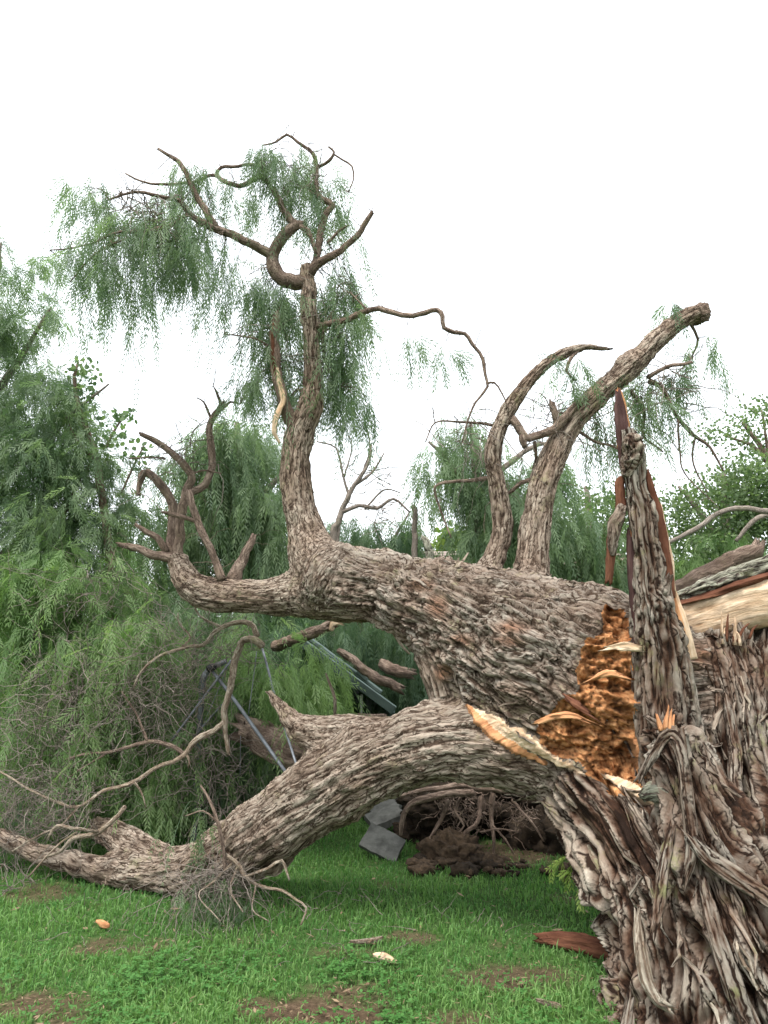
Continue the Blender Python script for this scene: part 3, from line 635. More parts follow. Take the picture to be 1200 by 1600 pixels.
# twisted ropes of bark crossing the front of the stump
for rows, m in (
  ([(1000, 1215, 3.0, 4, .01), (1040, 1150, 2.99, 8, .016), (1062, 1170, 2.96, 8, .018), (1075, 1260, 2.90, 9, .02), (1082, 1330, 2.86, 8, .02), (1070, 1378, 2.85, 4, .012)], 'bark'),
  ([(1080, 1310, 2.86, 6, .016), (1105, 1338, 2.83, 12, .026), (1140, 1362, 2.78, 13, .028), (1175, 1385, 2.74, 12, .026), (1215, 1412, 2.70, 11, .026), (1260, 1440, 2.66, 8, .02)], 'bark'),
  ([(1098, 1375, 2.84, 5, .016), (1108, 1420, 2.80, 10, .024), (1122, 1470, 2.76, 12, .028), (1140, 1525, 2.72, 13, .03), (1165, 1590, 2.68, 14, .03), (1190, 1650, 2.64, 14, .03)], 'bark'),
  ([(1050, 1290, 2.96, 4, .012), (1038, 1350, 2.90, 7, .02), (1030, 1410, 2.86, 8, .02), (1022, 1450, 2.83, 4, .012)], 'bark'),
  ([(995, 1425, 2.89, 4, .01), (1000, 1480, 2.83, 8, .018), (1010, 1530, 2.79, 9, .02), (1030, 1565, 2.75, 6, .014), (1042, 1572, 2.74, 2, .006)], 'dead_bark'),
  ([(1110, 1180, 3.12, 6, .016), (1128, 1260, 3.02, 10, .024), (1150, 1330, 2.92, 10, .024), (1190, 1420, 2.80, 10, .024), (1235, 1500, 2.7, 10, .02)], 'bark'),
  ([(985, 1560, 2.84, 5, .014), (980, 1600, 2.80, 8, .018), (968, 1660, 2.76, 9, .02)], 'bark'),
  ([(1135, 1090, 3.42, 6, .02), (1148, 1170, 3.30, 9, .024), (1150, 1230, 3.18, 9, .024), (1175, 1300, 3.02, 8, .02), (1215, 1350, 2.9, 8, .02)], 'bark'),
  ([(1070, 1030, 3.44, 6, .02), (1078, 1090, 3.36, 9, .026), (1090, 1150, 3.26, 9, .026), (1110, 1215, 3.16, 6, .02)], 'bark')):
    loft_part('bark_strand', rows, TREE, 'stump_bark' if m == 'bark' else m, .05, sides=30, amp=.026, lam=.011, stretch=26, kn=.16, jag0=.05, jag1=.05)
# the other half of the trunk, split open to pale wood, running off to the right
lg = loft_part('split_half_trunk', [(1035, 985, 3.90, 34, .16), (1080, 968, 3.86, 36, .18), (1140, 950, 3.78, 38, .2), (1200, 935, 3.70, 40, .2), (1300, 905, 3.55, 44, .22)], TREE, 'pale_wood', .2, 'pale split face of the trunk half running right', sides=60, amp=.012, lam=.014, stretch=40, step=.012, kn=.05)
loft_part('lichen_bark', [(1060, 932, 3.80, 6, .06), (1090, 921, 3.76, 9, .09), (1130, 907, 3.72, 12, .10), (1170, 893, 3.68, 13, .10), (1210, 880, 3.62, 14, .1), (1280, 850, 3.52, 15, .1)], TREE, 'lichen_bark', .1, 'strip of bark crusted with pale lichen', sides=40, amp=.045, lam=.028, stretch=3)
loft_part('inner_bark', [(1062, 941, 3.75, 3, .05), (1100, 931, 3.70, 4.5, .06), (1150, 914, 3.64, 6, .07), (1210, 896, 3.58, 7, .07), (1280, 868, 3.5, 7, .07)], TREE, 'red_wood', 0, sides=26, amp=.02, lam=.02)
for k in range(8):
    u = rng.uniform(1110, 1215); v = 990 + rng.uniform(-6, 12); hgt = 8 + 26 * rng.random() ** 2; ln = rng.normal(0, 8); w = rng.uniform(1.2, 3.6); Y = 3.62 - (u - 1095) * .0016
    loft_part('splinter', [(u, v + 10, Y, w, .012), (u + ln * .5, v - hgt * .5, Y, w * rng.uniform(.6, 1.1), .008), (u + ln, v - hgt, Y, w * .3, .003)], TREE, ('pale_wood', 'red_wood')[k % 2], sides=8, amp=.006, lam=.01, jag1=.03, step=.02)

# loose bark plates curling off stump and trunk
def bark_plates():
    bvh = BVHTree.FromPolygons(WV.tolist(), WF.tolist())
    cand = np.where(((WPART == 9) | (WPART == 0)) & ~WROT & (WN[:, 1] < .15) & (WV[:, 2] > .02) & (WV[:, 0] > .1))[0]
    wgt = np.where(WPART[cand] == 9, 1.0, .55); pick = rng.choice(cand, 290, False, wgt / wgt.sum())
    for k in pick:
        st = WPART[k] == 9
        p = WV[k].astype(float); d = WT[k] * rng.choice([-1, 1]); d = unit(d + rng.normal(0, .18, 3))
        L = rng.uniform(.04, .11) if not st else rng.uniform(.12, .42); w = rng.uniform(.004, .009) if not st else rng.uniform(.004, .011)
        n = 7; rows = []; lift = rng.uniform(.002, .012); curl = rng.uniform(0, .02) if rng.random() < .8 else rng.uniform(.02, .06)
        ok = True
        for i in range(n):
            hit = bvh.find_nearest(Vector(p))
            if hit[0] is None: ok = False; break
            q, nn = np.array(hit[0]), np.array(hit[1]); s = i / (n - 1)
            if nn[1] > .5: ok = False; break
            rows.append((q + nn * (.002 + lift * s + curl * s ** 3), nn, w * (.35 + 1.1 * math.sin(math.pi * min(1, .12 + s * .85))) * rng.uniform(.8, 1.2)))
            d = unit(d - nn * (d @ nn)); p = q + d * L / (n - 1)
        if not ok: continue
        c = np.array([r[0] for r in rows]); tt = unit(np.gradient(c, axis=0)); nn = np.array([r[1] for r in rows]); ww = np.array([r[2] for r in rows])[:, None]
        sd = unit(np.cross(tt, nn)); th = rng.uniform(.003, .007)
        R = np.stack([c - sd * ww, c + nn * th - sd * ww * .3, c + nn * th * 1.2 + sd * ww * .4, c + sd * ww, c - nn * th], 1).reshape(-1, 3)
        i = np.arange(n - 1)[:, None] * 5; kk = np.arange(5)[None]; k2 = (kk + 1) % 5
        F = np.stack([i + kk, i + k2, i + 5 + k2, i + 5 + kk], -1).reshape(-1, 4)
        capf = np.array([[4, 3, 2, 1, 0], [(n - 1) * 5 + j for j in range(5)]])
        s = np.repeat(np.linspace(0, L, n), 5); g = np.column_stack([np.tile(np.array([-1, -.3, .4, 1, 0]), n) * w, np.zeros(n * 5), s]) + rng.uniform(0, 30)
        me = mesh('bark_plate', R, [F, capf], 'dead_bark' if rng.random() < .12 and st else ('stump_bark' if st else 'bark'), False, {'grain': g, 'hgt': np.tile([.45, .9, .9, .45, .1], n) * rng.uniform(.5, 1.1), 'tint': np.full(n * 5, rng.uniform(0, .6))})
        link('bark_plate', me, TREE)
bark_plates()
print('shards', round(time.time() - T0, 1))

# ------------------------------------------------------------------ thin branches of the broken tree
def br(rows, **kw): return tube_part('branch', rows, TREE, **kw)
TOP = [
 [(482, 436, 4.4, 12), (462, 441, 4.40, 13), (444, 438, 4.4, 13), (428, 420, 4.4, 12), (424, 403, 4.4, 11), (429, 392, 4.38, 10), (439, 377, 4.36, 10), (452, 362, 4.36, 9), (464, 352, 4.36, 8), (474, 350, 4.36, 5)],
 [(426, 400, 4.4, 9), (408, 388, 4.38, 8), (372, 372, 4.34, 7), (336, 357, 4.3, 7), (312, 344, 4.28, 6), (294, 331, 4.25, 5), (279, 313, 4.22, 4), (245, 306, 4.18, 3), (207, 300, 4.14, 2.5), (170, 312, 4.1, 1.5)],
 [(338, 356, 4.3, 6), (325, 335, 4.28, 6), (315, 322, 4.28, 5.5), (305, 302, 4.28, 5), (298, 285, 4.28, 4.5), (288, 266, 4.28, 4.2), (280, 254, 4.28, 4), (268, 245, 4.28, 3.5), (248, 233, 4.28, 2.2)],
 [(296, 333, 4.26, 3.6), (270, 350, 4.2, 3.2), (243, 359, 4.15, 3), (210, 362, 4.1, 2.6), (181, 364, 4.05, 2.2), (145, 380, 4.0, 1.7), (110, 388, 4.0, 1.4), (78, 391, 4.0, 1)],
 [(243, 359, 4.15, 2), (200, 372, 4.1, 1.7), (150, 395, 4.05, 1.5), (110, 440, 4.05, 1)],
 [(464, 352, 4.36, 7), (452, 343, 4.36, 6.5), (442, 325, 4.37, 6), (432, 307, 4.38, 5.5), (422, 290, 4.4, 5), (412, 279, 4.4, 4.6), (398, 278, 4.42, 4), (382, 289, 4.44, 4), (368, 290, 4.46, 4), (350, 283, 4.48, 3.6), (334, 274, 4.5, 3), (300, 284, 4.5, 2.6), (260, 288, 4.5, 2.2), (227, 286, 4.5, 1.9), (196, 271, 4.5, 1.4)],
 [(336, 275, 4.5, 2.6), (346, 262, 4.5, 2.8), (372, 260, 4.48, 2.8), (403, 258, 4.46, 2.6), (418, 270, 4.44, 2.4)],
 [(468, 352, 4.36, 5), (480, 362, 4.34, 4.5), (488, 380, 4.34, 3.5), (494, 396, 4.36, 3)],
 [(486, 424, 4.4, 8), (494, 405, 4.4, 6.5), (500, 375, 4.42, 6), (504, 350, 4.44, 5.5), (512, 330, 4.46, 5.5), (520, 322, 4.46, 5.5), (508, 314, 4.46, 5), (498, 305, 4.48, 4.6), (493, 284, 4.5, 4.2), (494, 250, 4.5, 3.8), (482, 234, 4.5, 3), (465, 222, 4.5, 2.6), (449, 210, 4.5, 2.2), (432, 222, 4.5, 1.8), (410, 227, 4.5, 1.2)],
 [(494, 262, 4.5, 3), (508, 256, 4.48, 2.8), (518, 248, 4.46, 2.8), (522, 238, 4.46, 2), (514, 230, 4.46, 1.6)],
 [(520, 240, 4.46, 1.6), (535, 250, 4.45, 1.6), (550, 260, 4.44, 1.6), (552, 280, 4.44, 1.3), (545, 300, 4.44, 1)],
 [(484, 428, 4.4, 9), (498, 411, 4.38, 7.5), (527, 395, 4.34, 6), (558, 367, 4.3, 5), (572, 348, 4.28, 4.6), (581, 333, 4.26, 3.6)],
 [(512, 380, 4.4, 3), (530, 360, 4.4, 2.5), (545, 352, 4.4, 2)],
 [(496, 510, 4.38, 6), (515, 506, 4.34, 5), (540, 500, 4.3, 4.8), (565, 488, 4.25, 4.8), (592, 483, 4.2, 4.8), (620, 491, 4.15, 4.6), (645, 493, 4.1, 4.4), (665, 487, 4.08, 4.4), (682, 484, 4.06, 4.2), (691, 494, 4.05, 4), (694, 512, 4.05, 3.8), (710, 519, 4.05, 3.6), (726, 521, 4.05, 3.4), (742, 542, 4.05, 3), (755, 562, 4.05, 3), (758, 585, 4.05, 2.6), (762, 603, 4.05, 2.4), (748, 622, 4.05, 2), (735, 645, 4.05, 1.6), (722, 690, 4.05, 1)],
 [(760, 600, 4.05, 2), (772, 598, 4.05, 1.8), (785, 615, 4.05, 1.4), (795, 640, 4.05, 1)],
 [(504, 520, 4.4, 3), (506, 550, 4.45, 2.6), (515, 580, 4.5, 2), (530, 605, 4.5, 1.4)],
 [(575, 486, 4.22, 1.8), (560, 470, 4.25, 1.4), (548, 458, 4.25, 1)],
 # broken upright stub with torn pale side
 [(462, 665, 4.4, 14), (450, 645, 4.38, 11), (441, 622, 4.36, 9), (434, 595, 4.36, 9), (430, 560, 4.36, 9), (429, 525, 4.36, 9), (431, 500, 4.36, 8), (433, 490, 4.36, 5)],
 [(418, 540, 4.34, 2), (400, 530, 4.3, 1.6), (375, 525, 4.3, 1.3), (350, 522, 4.3, 1)],
 [(480, 620, 4.42, 4), (466, 608, 4.44, 3), (455, 620, 4.44, 2.4)],
]
for r_ in TOP: br(r_, sides=12 if max(x[3] for x in r_) > 4 else 7, step=.03, jag=True)
LEFT = [
 [(285, 885, 4.58, 12), (268, 872, 4.58, 9), (243, 868, 4.6, 7), (215, 858, 4.6, 6), (186, 851, 4.62, 4)],
 [(280, 880, 4.6, 10), (278, 849, 4.6, 8), (283, 810, 4.6, 7.5), (287, 782, 4.6, 7.5), (296, 760, 4.6, 7), (299, 741, 4.58, 6.5), (288, 724, 4.56, 6), (274, 711, 4.54, 5.5), (250, 694, 4.52, 5), (222, 679, 4.5, 4)],
 [(290, 775, 4.6, 7), (302, 768, 4.6, 6.5), (322, 758, 4.62, 6), (330, 735, 4.64, 6), (331, 705, 4.66, 6), (327, 675, 4.68, 5.5), (330, 655, 4.7, 5), (342, 640, 4.7, 5), (350, 628, 4.7, 3)],
 [(346, 634, 4.7, 3), (338, 612, 4.7, 2), (334, 605, 4.7, 1)], [(346, 640, 4.7, 2.4), (360, 628, 4.7, 2), (375, 632, 4.7, 1)], [(328, 650, 4.7, 2.4), (318, 628, 4.7, 1.5), (308, 622, 4.7, 1)],
 [(276, 878, 4.62, 11), (268, 850, 4.66, 8.5), (270, 812, 4.7, 8), (266, 782, 4.7, 7.5), (250, 756, 4.7, 7), (232, 740, 4.7, 6.5), (222, 745, 4.7, 6), (217, 760, 4.7, 4), (216, 772, 4.7, 3)],
 [(346, 905, 4.44, 8), (338, 880, 4.44, 6), (331, 862, 4.45, 6), (320, 838, 4.45, 6), (310, 815, 4.46, 6), (302, 795, 4.46, 5.5), (296, 768, 4.5, 5)],
 [(310, 815, 4.46, 3.4), (290, 810, 4.44, 3.4), (268, 803, 4.42, 3.2), (254, 800, 4.4, 2.4)],
 [(365, 908, 4.5, 13), (372, 890, 4.52, 10), (382, 868, 4.55, 8), (392, 848, 4.58, 6), (396, 838, 4.6, 4)],
 [(260, 862, 4.6, 6), (245, 840, 4.6, 5), (225, 828, 4.6, 4), (212, 820, 4.6, 3)],
 [(296, 742, 4.58, 2), (320, 735, 4.6, 1.5), (345, 740, 4.6, 1)], [(258, 716, 4.54, 1.6), (235, 715, 4.5, 1.4), (200, 716, 4.5, 1)],
]
for r_ in LEFT: br(r_, sides=12 if max(x[3] for x in r_) > 4 else 7, step=.03, jag=True)
RIGHT = [
 [(798, 655, 4.1, 8), (808, 664, 4.08, 7), (820, 684, 4.08, 7), (836, 682, 4.08, 6.5), (859, 673, 4.1, 6.5), (882, 654, 4.12, 6.5), (905, 628, 4.16, 6), (928, 607, 4.2, 5)],
 [(817, 680, 4.08, 7), (818, 690, 4.08, 6), (820, 698, 4.08, 4)],
 [(874, 668, 4.14, 7), (868, 650, 4.12, 6), (864, 638, 4.12, 5.5), (863, 628, 4.12, 5)],
 [(905, 545, 4.15, 3.6), (892, 560, 4.12, 3), (885, 580, 4.1, 2.6), (900, 595, 4.1, 1.6)],
 [(1012, 590, 4.3, 4), (1040, 574, 4.25, 3.4), (1062, 571, 4.2, 3), (1080, 566, 4.2, 2.4)],
 [(1015, 596, 4.3, 5), (1035, 607, 4.35, 3.6), (1056, 648, 4.4, 3), (1072, 668, 4.45, 3.4), (1088, 684, 4.5, 3), (1110, 700, 4.5, 2.2), (1130, 735, 4.5, 1.4)],
 [(985, 610, 4.3, 4), (1005, 640, 4.35, 3), (1005, 680, 4.4, 2.4), (1035, 705, 4.4, 1.6)],
 [(1086, 684, 4.5, 2), (1082, 720, 4.5, 1.5), (1105, 770, 4.5, 1)], [(1060, 655, 4.4, 2), (1062, 700, 4.4, 1.6), (1070, 740, 4.4, 1.2), (1120, 790, 4.4, .8)],
 [(1075, 500, 4.4, 3), (1090, 530, 4.45, 2), (1080, 560, 4.5, 1.3)],
 [(900, 670, 4.2, 3), (930, 690, 4.25, 2.4), (960, 698, 4.3, 1.8), (985, 720, 4.3, 1.2)],
 [(770, 745, 4.12, 4), (745, 750, 4.15, 3.4), (715, 752, 4.2, 2.8), (680, 760, 4.25, 2.2), (690, 800, 4.3, 1.6), (705, 840, 4.3, 1.2)],
 [(842, 745, 4.12, 4), (815, 755, 4.15, 3.6), (795, 770, 4.2, 3), (770, 780, 4.2, 2)],
 [(775, 665, 4.1, 3), (750, 662, 4.1, 2.4), (720, 660, 4.1, 2), (680, 660, 4.1, 1.4), (665, 690, 4.1, 1)],
 [(835, 690, 4.1, 3), (838, 715, 4.15, 2.4), (832, 740, 4.2, 1.6), (850, 770, 4.2, 1)],
]
for r_ in RIGHT: br(r_, sides=12 if max(x[3] for x in r_) > 4 else 7, step=.03, jag=True)
br([(230, 1364, 4.36, 23), (190, 1362, 4.40, 21), (150, 1357, 4.44, 18), (100, 1345, 4.5, 15), (50, 1328, 4.55, 13.5), (0, 1310, 4.6, 12), (-90, 1285, 4.7, 7)], m='bark', sides=26, tint=.7, step=.02, amp=.18)
# torn pale shred under the upright stub
loft_part('torn_shred', [(433, 575, 4.325, 2, .006), (437, 600, 4.32, 4, .01), (443, 624, 4.32, 4.5, .012), (437, 640, 4.31, 4, .010), (430, 658, 4.31, 4.5, .010), (429, 676, 4.31, 3.5, .008), (437, 693, 4.33, 2, .006)], TREE, 'pale_wood', 0, 'strip of pale wood torn off the broken upright stub', sides=18, amp=.006, lam=.01, stretch=14)
loft_part('torn_shred', [(427, 505, 4.335, 2, .008), (426, 530, 4.33, 2.5, .01), (427, 560, 4.33, 2.5, .01), (431, 590, 4.33, 2, .008)], TREE, 'red_wood', 0, sides=18, amp=.006, lam=.01, stretch=14)
# sawn and snapped limb end on the right
loft_part('limb_end', [(1086, 493, 4.40, 15, .06), (1094, 490, 4.41, 16, .065), (1100, 489, 4.42, 14.5, .06), (1102, 489, 4.42, 13, .05)], TREE, 'branch_bark', .3, lam=.02, stretch=1.2, amp=.02)
print('branches', round(time.time() - T0, 1))

# ------------------------------------------------------------------ foliage: drooping twigs set with feathered leaves
def runit(*sh): return unit(rng.normal(size=(*sh, 3)))
DOWN = np.array([0, 0, -1.])
def weep(sp, O, length, K=8, L=6, leaf=.13, lf=.034, lw=.0065, droop=1., rnd=(0, 1), out=.55, D=None):
    """feathery twigs hanging from the points O"""
    Mn = len(O)
    if Mn >= 12:      # twigs hang in tresses
        c = O[rng.integers(0, Mn, Mn)][rng.integers(0, max(3, Mn // 5), Mn)]; O = np.where((rng.random(Mn) < .72)[:, None], c + rng.normal(0, .035 + .10 * leaf, (Mn, 3)), O)
    if D is None: D = runit(Mn) * np.array([1, 1, .35]); D = unit(D)
    length = np.asarray(length) * rng.uniform(.5, 1.35, Mn); droop = droop * rng.uniform(.45, 1.15, (Mn, 1)); out = out * rng.uniform(.6, 1.6, (Mn, 1))
    t = (np.arange(K)[None] + rng.uniform(.2, .9, (Mn, K))) / K
    path = lambda t: O[:, None] + D[:, None] * (length[:, None] * out * t)[..., None] + DOWN * (length[:, None] * droop * t ** 1.7)[..., None]
    pos = path(t); tan = unit(D[:, None] * out[..., None] + DOWN * (1.7 * droop * t ** .7)[..., None])
    r = unit(runit(Mn, K) * .48 + tan * .5 + DOWN * .6 * droop[..., None])
    ll = leaf * rng.uniform(.6, 1.25, (Mn, K)); w = (np.arange(L) + 1.) / L
    q = pos[:, :, None] + r[:, :, None] * (ll[..., None] * w)[..., None] + DOWN * (ll[..., None] * .4 * droop[..., None] * w ** 2)[..., None]
    rt = unit(r[:, :, None] + DOWN * (.8 * droop * w)[:, None, :, None])
    n = unit(np.cross(rt, np.repeat(runit(Mn, K)[:, :, None], L, 2))); pn = np.cross(rt, n)
    tone = np.clip(rng.uniform(rnd[0], rnd[1], (Mn, 1)) + rng.normal(0, .13, (Mn, K)), 0, 1)
    sz = (lf * (1.1 - .45 * np.abs(w - .45)))[None, None, :, None] * rng.uniform(.75, 1.2, (Mn, K, L, 1))
    for sg in (-1, 1):
        d = unit(n * sg * .62 + rt + .16 * runit(Mn, K, L) + DOWN * .25 * droop[..., None, None]); pp = unit(np.cross(pn, d)) * (lw * .5)
        V = np.stack([q, q + d * sz * .42 + pp, q + d * sz, q + d * sz * .42 - pp], 3).reshape(-1, 3)
        sp.add(V, [np.arange(len(V), dtype=np.int32).reshape(-1, 4)], rnd=np.repeat(tone.ravel(), L * 4))
    # the stalks
    ts = np.linspace(0, 1, 6)[None].repeat(Mn, 0); c = path(ts); sd = unit(np.cross(D, [0, 0, 1.]) + 1e-6)[:, None] * .0016
    V = np.stack([c - sd, c + sd], 2).reshape(-1, 3); b = (np.arange(Mn)[:, None] * 12 + np.arange(5)[None] * 2).ravel()
    sp.add(V, [np.column_stack([b, b + 1, b + 3, b + 2])], rnd=np.zeros(len(V)))
def broad(sp, O, n=12, spread=.12, size=.045, rnd=(0, 1)):
    """clusters of round leaves about the points O"""
    Mn = len(O); c = (O[:, None] + rng.normal(0, spread * .5, (Mn, n, 3))).reshape(-1, 3); k = len(c)
    d = unit(runit(k) + DOWN * .5); s = unit(np.cross(d, runit(k))); z = size * rng.uniform(.6, 1.2, (k, 1))
    V = np.stack([c, c + d * z * .35 + s * z * .36, c + d * z * .75 + s * z * .28, c + d * z, c + d * z * .75 - s * z * .28, c + d * z * .35 - s * z * .36], 1).reshape(-1, 3)
    tone = np.clip(np.repeat(rng.uniform(*rnd, Mn), n) + rng.normal(0, .15, k), 0, 1)
    sp.add(V, [np.arange(k * 6, dtype=np.int32).reshape(-1, 6)], rnd=np.repeat(tone, 6))
def blob(u, v, Y, ru, rv, ry, n, shell=.35):
    """n points inside an ellipsoid given by photo pixel, distance and size"""
    d = runit(n) * (rng.uniform(shell, 1, n) ** (1 / 2.))[:, None]
    return P(u, v, Y) + d * np.array([px(ru, Y), ry, px(rv, Y)])
ORIG = []
def crown(name, parent, m, blobs, kind='stuff', fn=weep, **kw):
    sp = Soup()
    for b in blobs:
        b = list(b); o = blob(*b[:7])
        if parent is TREE: ORIG.append(o)
        if fn is weep: fn(sp, o, b[7] if len(b) > 7 else .35, **kw)
        else: fn(sp, o, **kw)
    return link(name, sp.build(name, m, False), parent, kind)
def thin_twigs(name, parent, blobs, m='twig', r=.0028, seg=7, L=.35, droop=.3, kind='stuff', side=3, wig=.45):
    sp = Soup()
    for b in blobs:
        O = blob(*b[:7], shell=.0); n = len(O); d = runit(n) * np.array([1, 1, .8]); d = unit(d); pts = [O]
        st = L / seg * rng.uniform(.5, 1.5, (n, 1))
        for k in range(seg):
            d = unit(d + wig * runit(n) + DOWN * droop * .25); pts.append(pts[-1] + d * st)
        C = np.stack(pts, 1); rad = r * rng.uniform(.5, 1.6, (n, 1)) * np.linspace(1, .25, seg + 1)[None]
        e1 = unit(np.cross(np.gradient(C, axis=1), [.3, .5, .8])); e2 = unit(np.cross(np.gradient(C, axis=1), e1))
        ring = [C + rad[..., None] * (math.cos(a) * e1 + math.sin(a) * e2) for a in np.arange(side) * 2 * math.pi / side]
        V = np.stack(ring, 2).reshape(-1, 3)
        base_ = (np.arange(n)[:, None, None] * (seg + 1) * side + np.arange(seg)[None, :, None] * side); k = np.arange(side)[None, None]; k2 = (k + 1) % side
        F = np.stack([base_ + k, base_ + k2, base_ + side + k2, base_ + side + k], -1).reshape(-1, 4)
        sp.add(V, [F], grain=V * 1., hgt=np.full(len(V), .6), tint=np.repeat(rng.uniform(0, 1, n), (seg + 1) * side))
    return link(name, sp.build(name, m), parent, kind)

# crown of the broken tree (upright limb's head, the two right limbs, the level limb)
crown('crown', TREE, 'pepper', [
  (170, 300, 4.15, 45, 18, .25, 19, .30), (235, 330, 4.2, 80, 22, .3, 39, .36), (215, 385, 4.2, 95, 24, .3, 39, .46), (300, 350, 4.3, 60, 28, .3, 30, .40), (135, 405, 4.1, 55, 22, .25, 20, .38), (200, 430, 4.15, 50, 16, .2, 14, .4),
  (320, 400, 4.3, 60, 22, .25, 28, .30), (430, 260, 4.45, 40, 22, .2, 26, .26), (480, 240, 4.5, 30, 20, .2, 20, .26), (505, 300, 4.5, 34, 26, .2, 24, .28), (350, 280, 4.45, 50, 14, .2, 20, .24), (270, 285, 4.4, 60, 12, .2, 16, .24),
  (440, 300, 4.5, 30, 20, .2, 14, .22),
  (405, 450, 4.5, 42, 24, .2, 33, .30), (440, 470, 4.55, 34, 30, .2, 33, .36), (525, 430, 4.5, 32, 34, .25, 35, .34), (540, 500, 4.5, 30, 34, .25, 33, .36), (440, 540, 4.6, 45, 36, .25, 35, .40), (530, 560, 4.55, 30, 34, .2, 30, .36), (405, 590, 4.6, 30, 30, .2, 16, .3), (560, 620, 4.5, 28, 26, .2, 11, .24), (510, 600, 4.6, 30, 30, .2, 19, .28),
  (645, 515, 4.1, 16, 10, .1, 4, .18), (700, 545, 4.1, 18, 10, .1, 4, .16), (565, 490, 4.25, 20, 10, .1, 4, .2),
  (1000, 610, 4.35, 50, 22, .25, 19, .32), (1050, 570, 4.4, 45, 30, .2, 14, .26), (1100, 540, 4.45, 26, 26, .15, 7, .24), (1040, 480, 4.4, 14, 12, .1, 4, .10), (900, 620, 4.25, 40, 26, .2, 14, .28), (880, 565, 4.15, 26, 16, .15, 7, .2), (960, 660, 4.3, 40, 24, .2, 13, .3),
  ], K=7, L=7, leaf=.15, lf=.044, lw=.0062)
def carrying_twigs():
    B = np.vstack(BRANCH_PTS); sp = Soup(); ex = B[rng.integers(0, len(B), 420)] + runit(420) * rng.uniform(.06, .3, (420, 1)); O = np.vstack(ORIG + [ex])
    near = np.array([np.argmin(((B - o) ** 2).sum(1)) for o in O]); A = B[near]; n = len(O); L = np.linalg.norm(O - A, axis=1)
    k = L < .75; O, A, L = O[k], A[k], L[k]; n = len(O); t = np.linspace(0, 1, 8)[None, :, None]
    mid = (A + O) / 2 + np.array([0, 0, 1.]) * (.28 * L)[:, None] + runit(n) * (.16 * L)[:, None]
    C = A[:, None] * (1 - t) ** 2 + 2 * mid[:, None] * t * (1 - t) + O[:, None] * t ** 2 + rng.normal(0, .006, (n, 8, 3)) * np.sin(t * math.pi)
    rad = (.0016 + .0045 * np.minimum(L, .5))[:, None] * np.linspace(1, .35, 8)[None]
    tg = np.gradient(C, axis=1); e1 = unit(np.cross(tg, [.3, .5, .8])); e2 = unit(np.cross(tg, e1))
    V = np.stack([C + rad[..., None] * (math.cos(a) * e1 + math.sin(a) * e2) for a in (0, 2.094, 4.189)], 2).reshape(-1, 3)
    b0 = np.arange(n)[:, None, None] * 24 + np.arange(7)[None, :, None] * 3; kk = np.arange(3)[None, None]; k2 = (kk + 1) % 3
    sp.add(V, [np.stack([b0 + kk, b0 + k2, b0 + 3 + k2, b0 + 3 + kk], -1).reshape(-1, 4)], grain=V, hgt=np.full(len(V), .6), tint=np.full(len(V), .3))
    link('twigs', sp.build('twigs', 'branch_bark'), TREE, 'stuff')
carrying_twigs()
sp_ = Soup(); weep(sp_, P(893, 1340, 3.42) + rng.normal(0, .025, (7, 3)), .09, K=4, L=5, leaf=.07, lf=.03, lw=.006, droop=.5)
link('sprout', sp_.build('sprout', 'yellow_green', False), TREE, 'stuff')['label'] = 'small fresh green sprout under the broken trunk'
thin_twigs('twigs', TREE, [(240, 345, 4.25, 100, 40, .3, 110), (450, 270, 4.45, 70, 50, .2, 60), (520, 470, 4.5, 40, 90, .2, 50), (430, 560, 4.5, 40, 60, .2, 40), (1020, 620, 4.35, 80, 70, .2, 90), (740, 690, 4.1, 60, 60, .2, 40), (290, 700, 4.6, 60, 50, .2, 40), (860, 650, 4.2, 60, 60, .2, 50)], droop=.5)
print('crown', round(time.time() - T0, 1))

# ------------------------------------------------------------------ trees and brush around
def tree(name, label, trunk_rows, branch_rows, crowns, group=None, cat='tree', bark='twig', twig=None):
    Y = trunk_rows[0][2]; b = P(trunk_rows[0][0], trunk_rows[0][1], Y); b[2] = 0
    t = thing(name, label, cat, b, group)
    C = ctrl(trunk_rows); C = np.vstack([[*b[:2], -.05, C[0][3] * 1.25], C]); tube_part('trunk', C, t, bark, 10, world=True)
    for r_ in branch_rows: tube_part('branch', r_, t, bark, 7, step=.06)
    for m, fn, blobs, kw in crowns: crown('crown', t, m, blobs, fn=fn, **kw)
    if twig: thin_twigs('twigs', t, twig[0], **twig[1])
    return t
FAR = dict(K=6, L=6, leaf=.20, lf=.066, lw=.0115)
MID = dict(K=6, L=7, leaf=.18, lf=.054, lw=.0088)
tree('feathery_tree', 'tall feathery dark green tree at the left edge of the lawn', [(-60, 1180, 6.2, 22), (-50, 900, 6.2, 18), (-30, 650, 6.2, 14), (-10, 450, 6.2, 8), (0, 380, 6.2, 4)],
     [[(-45, 800, 6.2, 8), (40, 720, 6.0, 6), (120, 640, 5.9, 3), (170, 600, 5.9, 1.5)], [(-30, 650, 6.2, 8), (30, 560, 6.1, 5), (80, 480, 6.0, 2)], [(-45, 900, 6.2, 8), (70, 820, 6.0, 6), (150, 760, 6.0, 3)]],
     [('pepper', weep, [(0, 425, 6.1, 75, 60, .6, 70, .36), (25, 490, 6.0, 70, 45, .5, 70, .36), (-30, 540, 6.1, 80, 60, .6, 90, .4), (45, 625, 6.0, 110, 55, .6, 190, .42), (25, 715, 6.0, 130, 70, .7, 260, .42), (110, 700, 5.9, 75, 50, .5, 120, .4), (130, 800, 5.9, 90, 55, .6, 170, .42), (20, 830, 6.0, 130, 70, .7, 240, .42)], dict(MID, droop=.5, rnd=(0, 1)))])
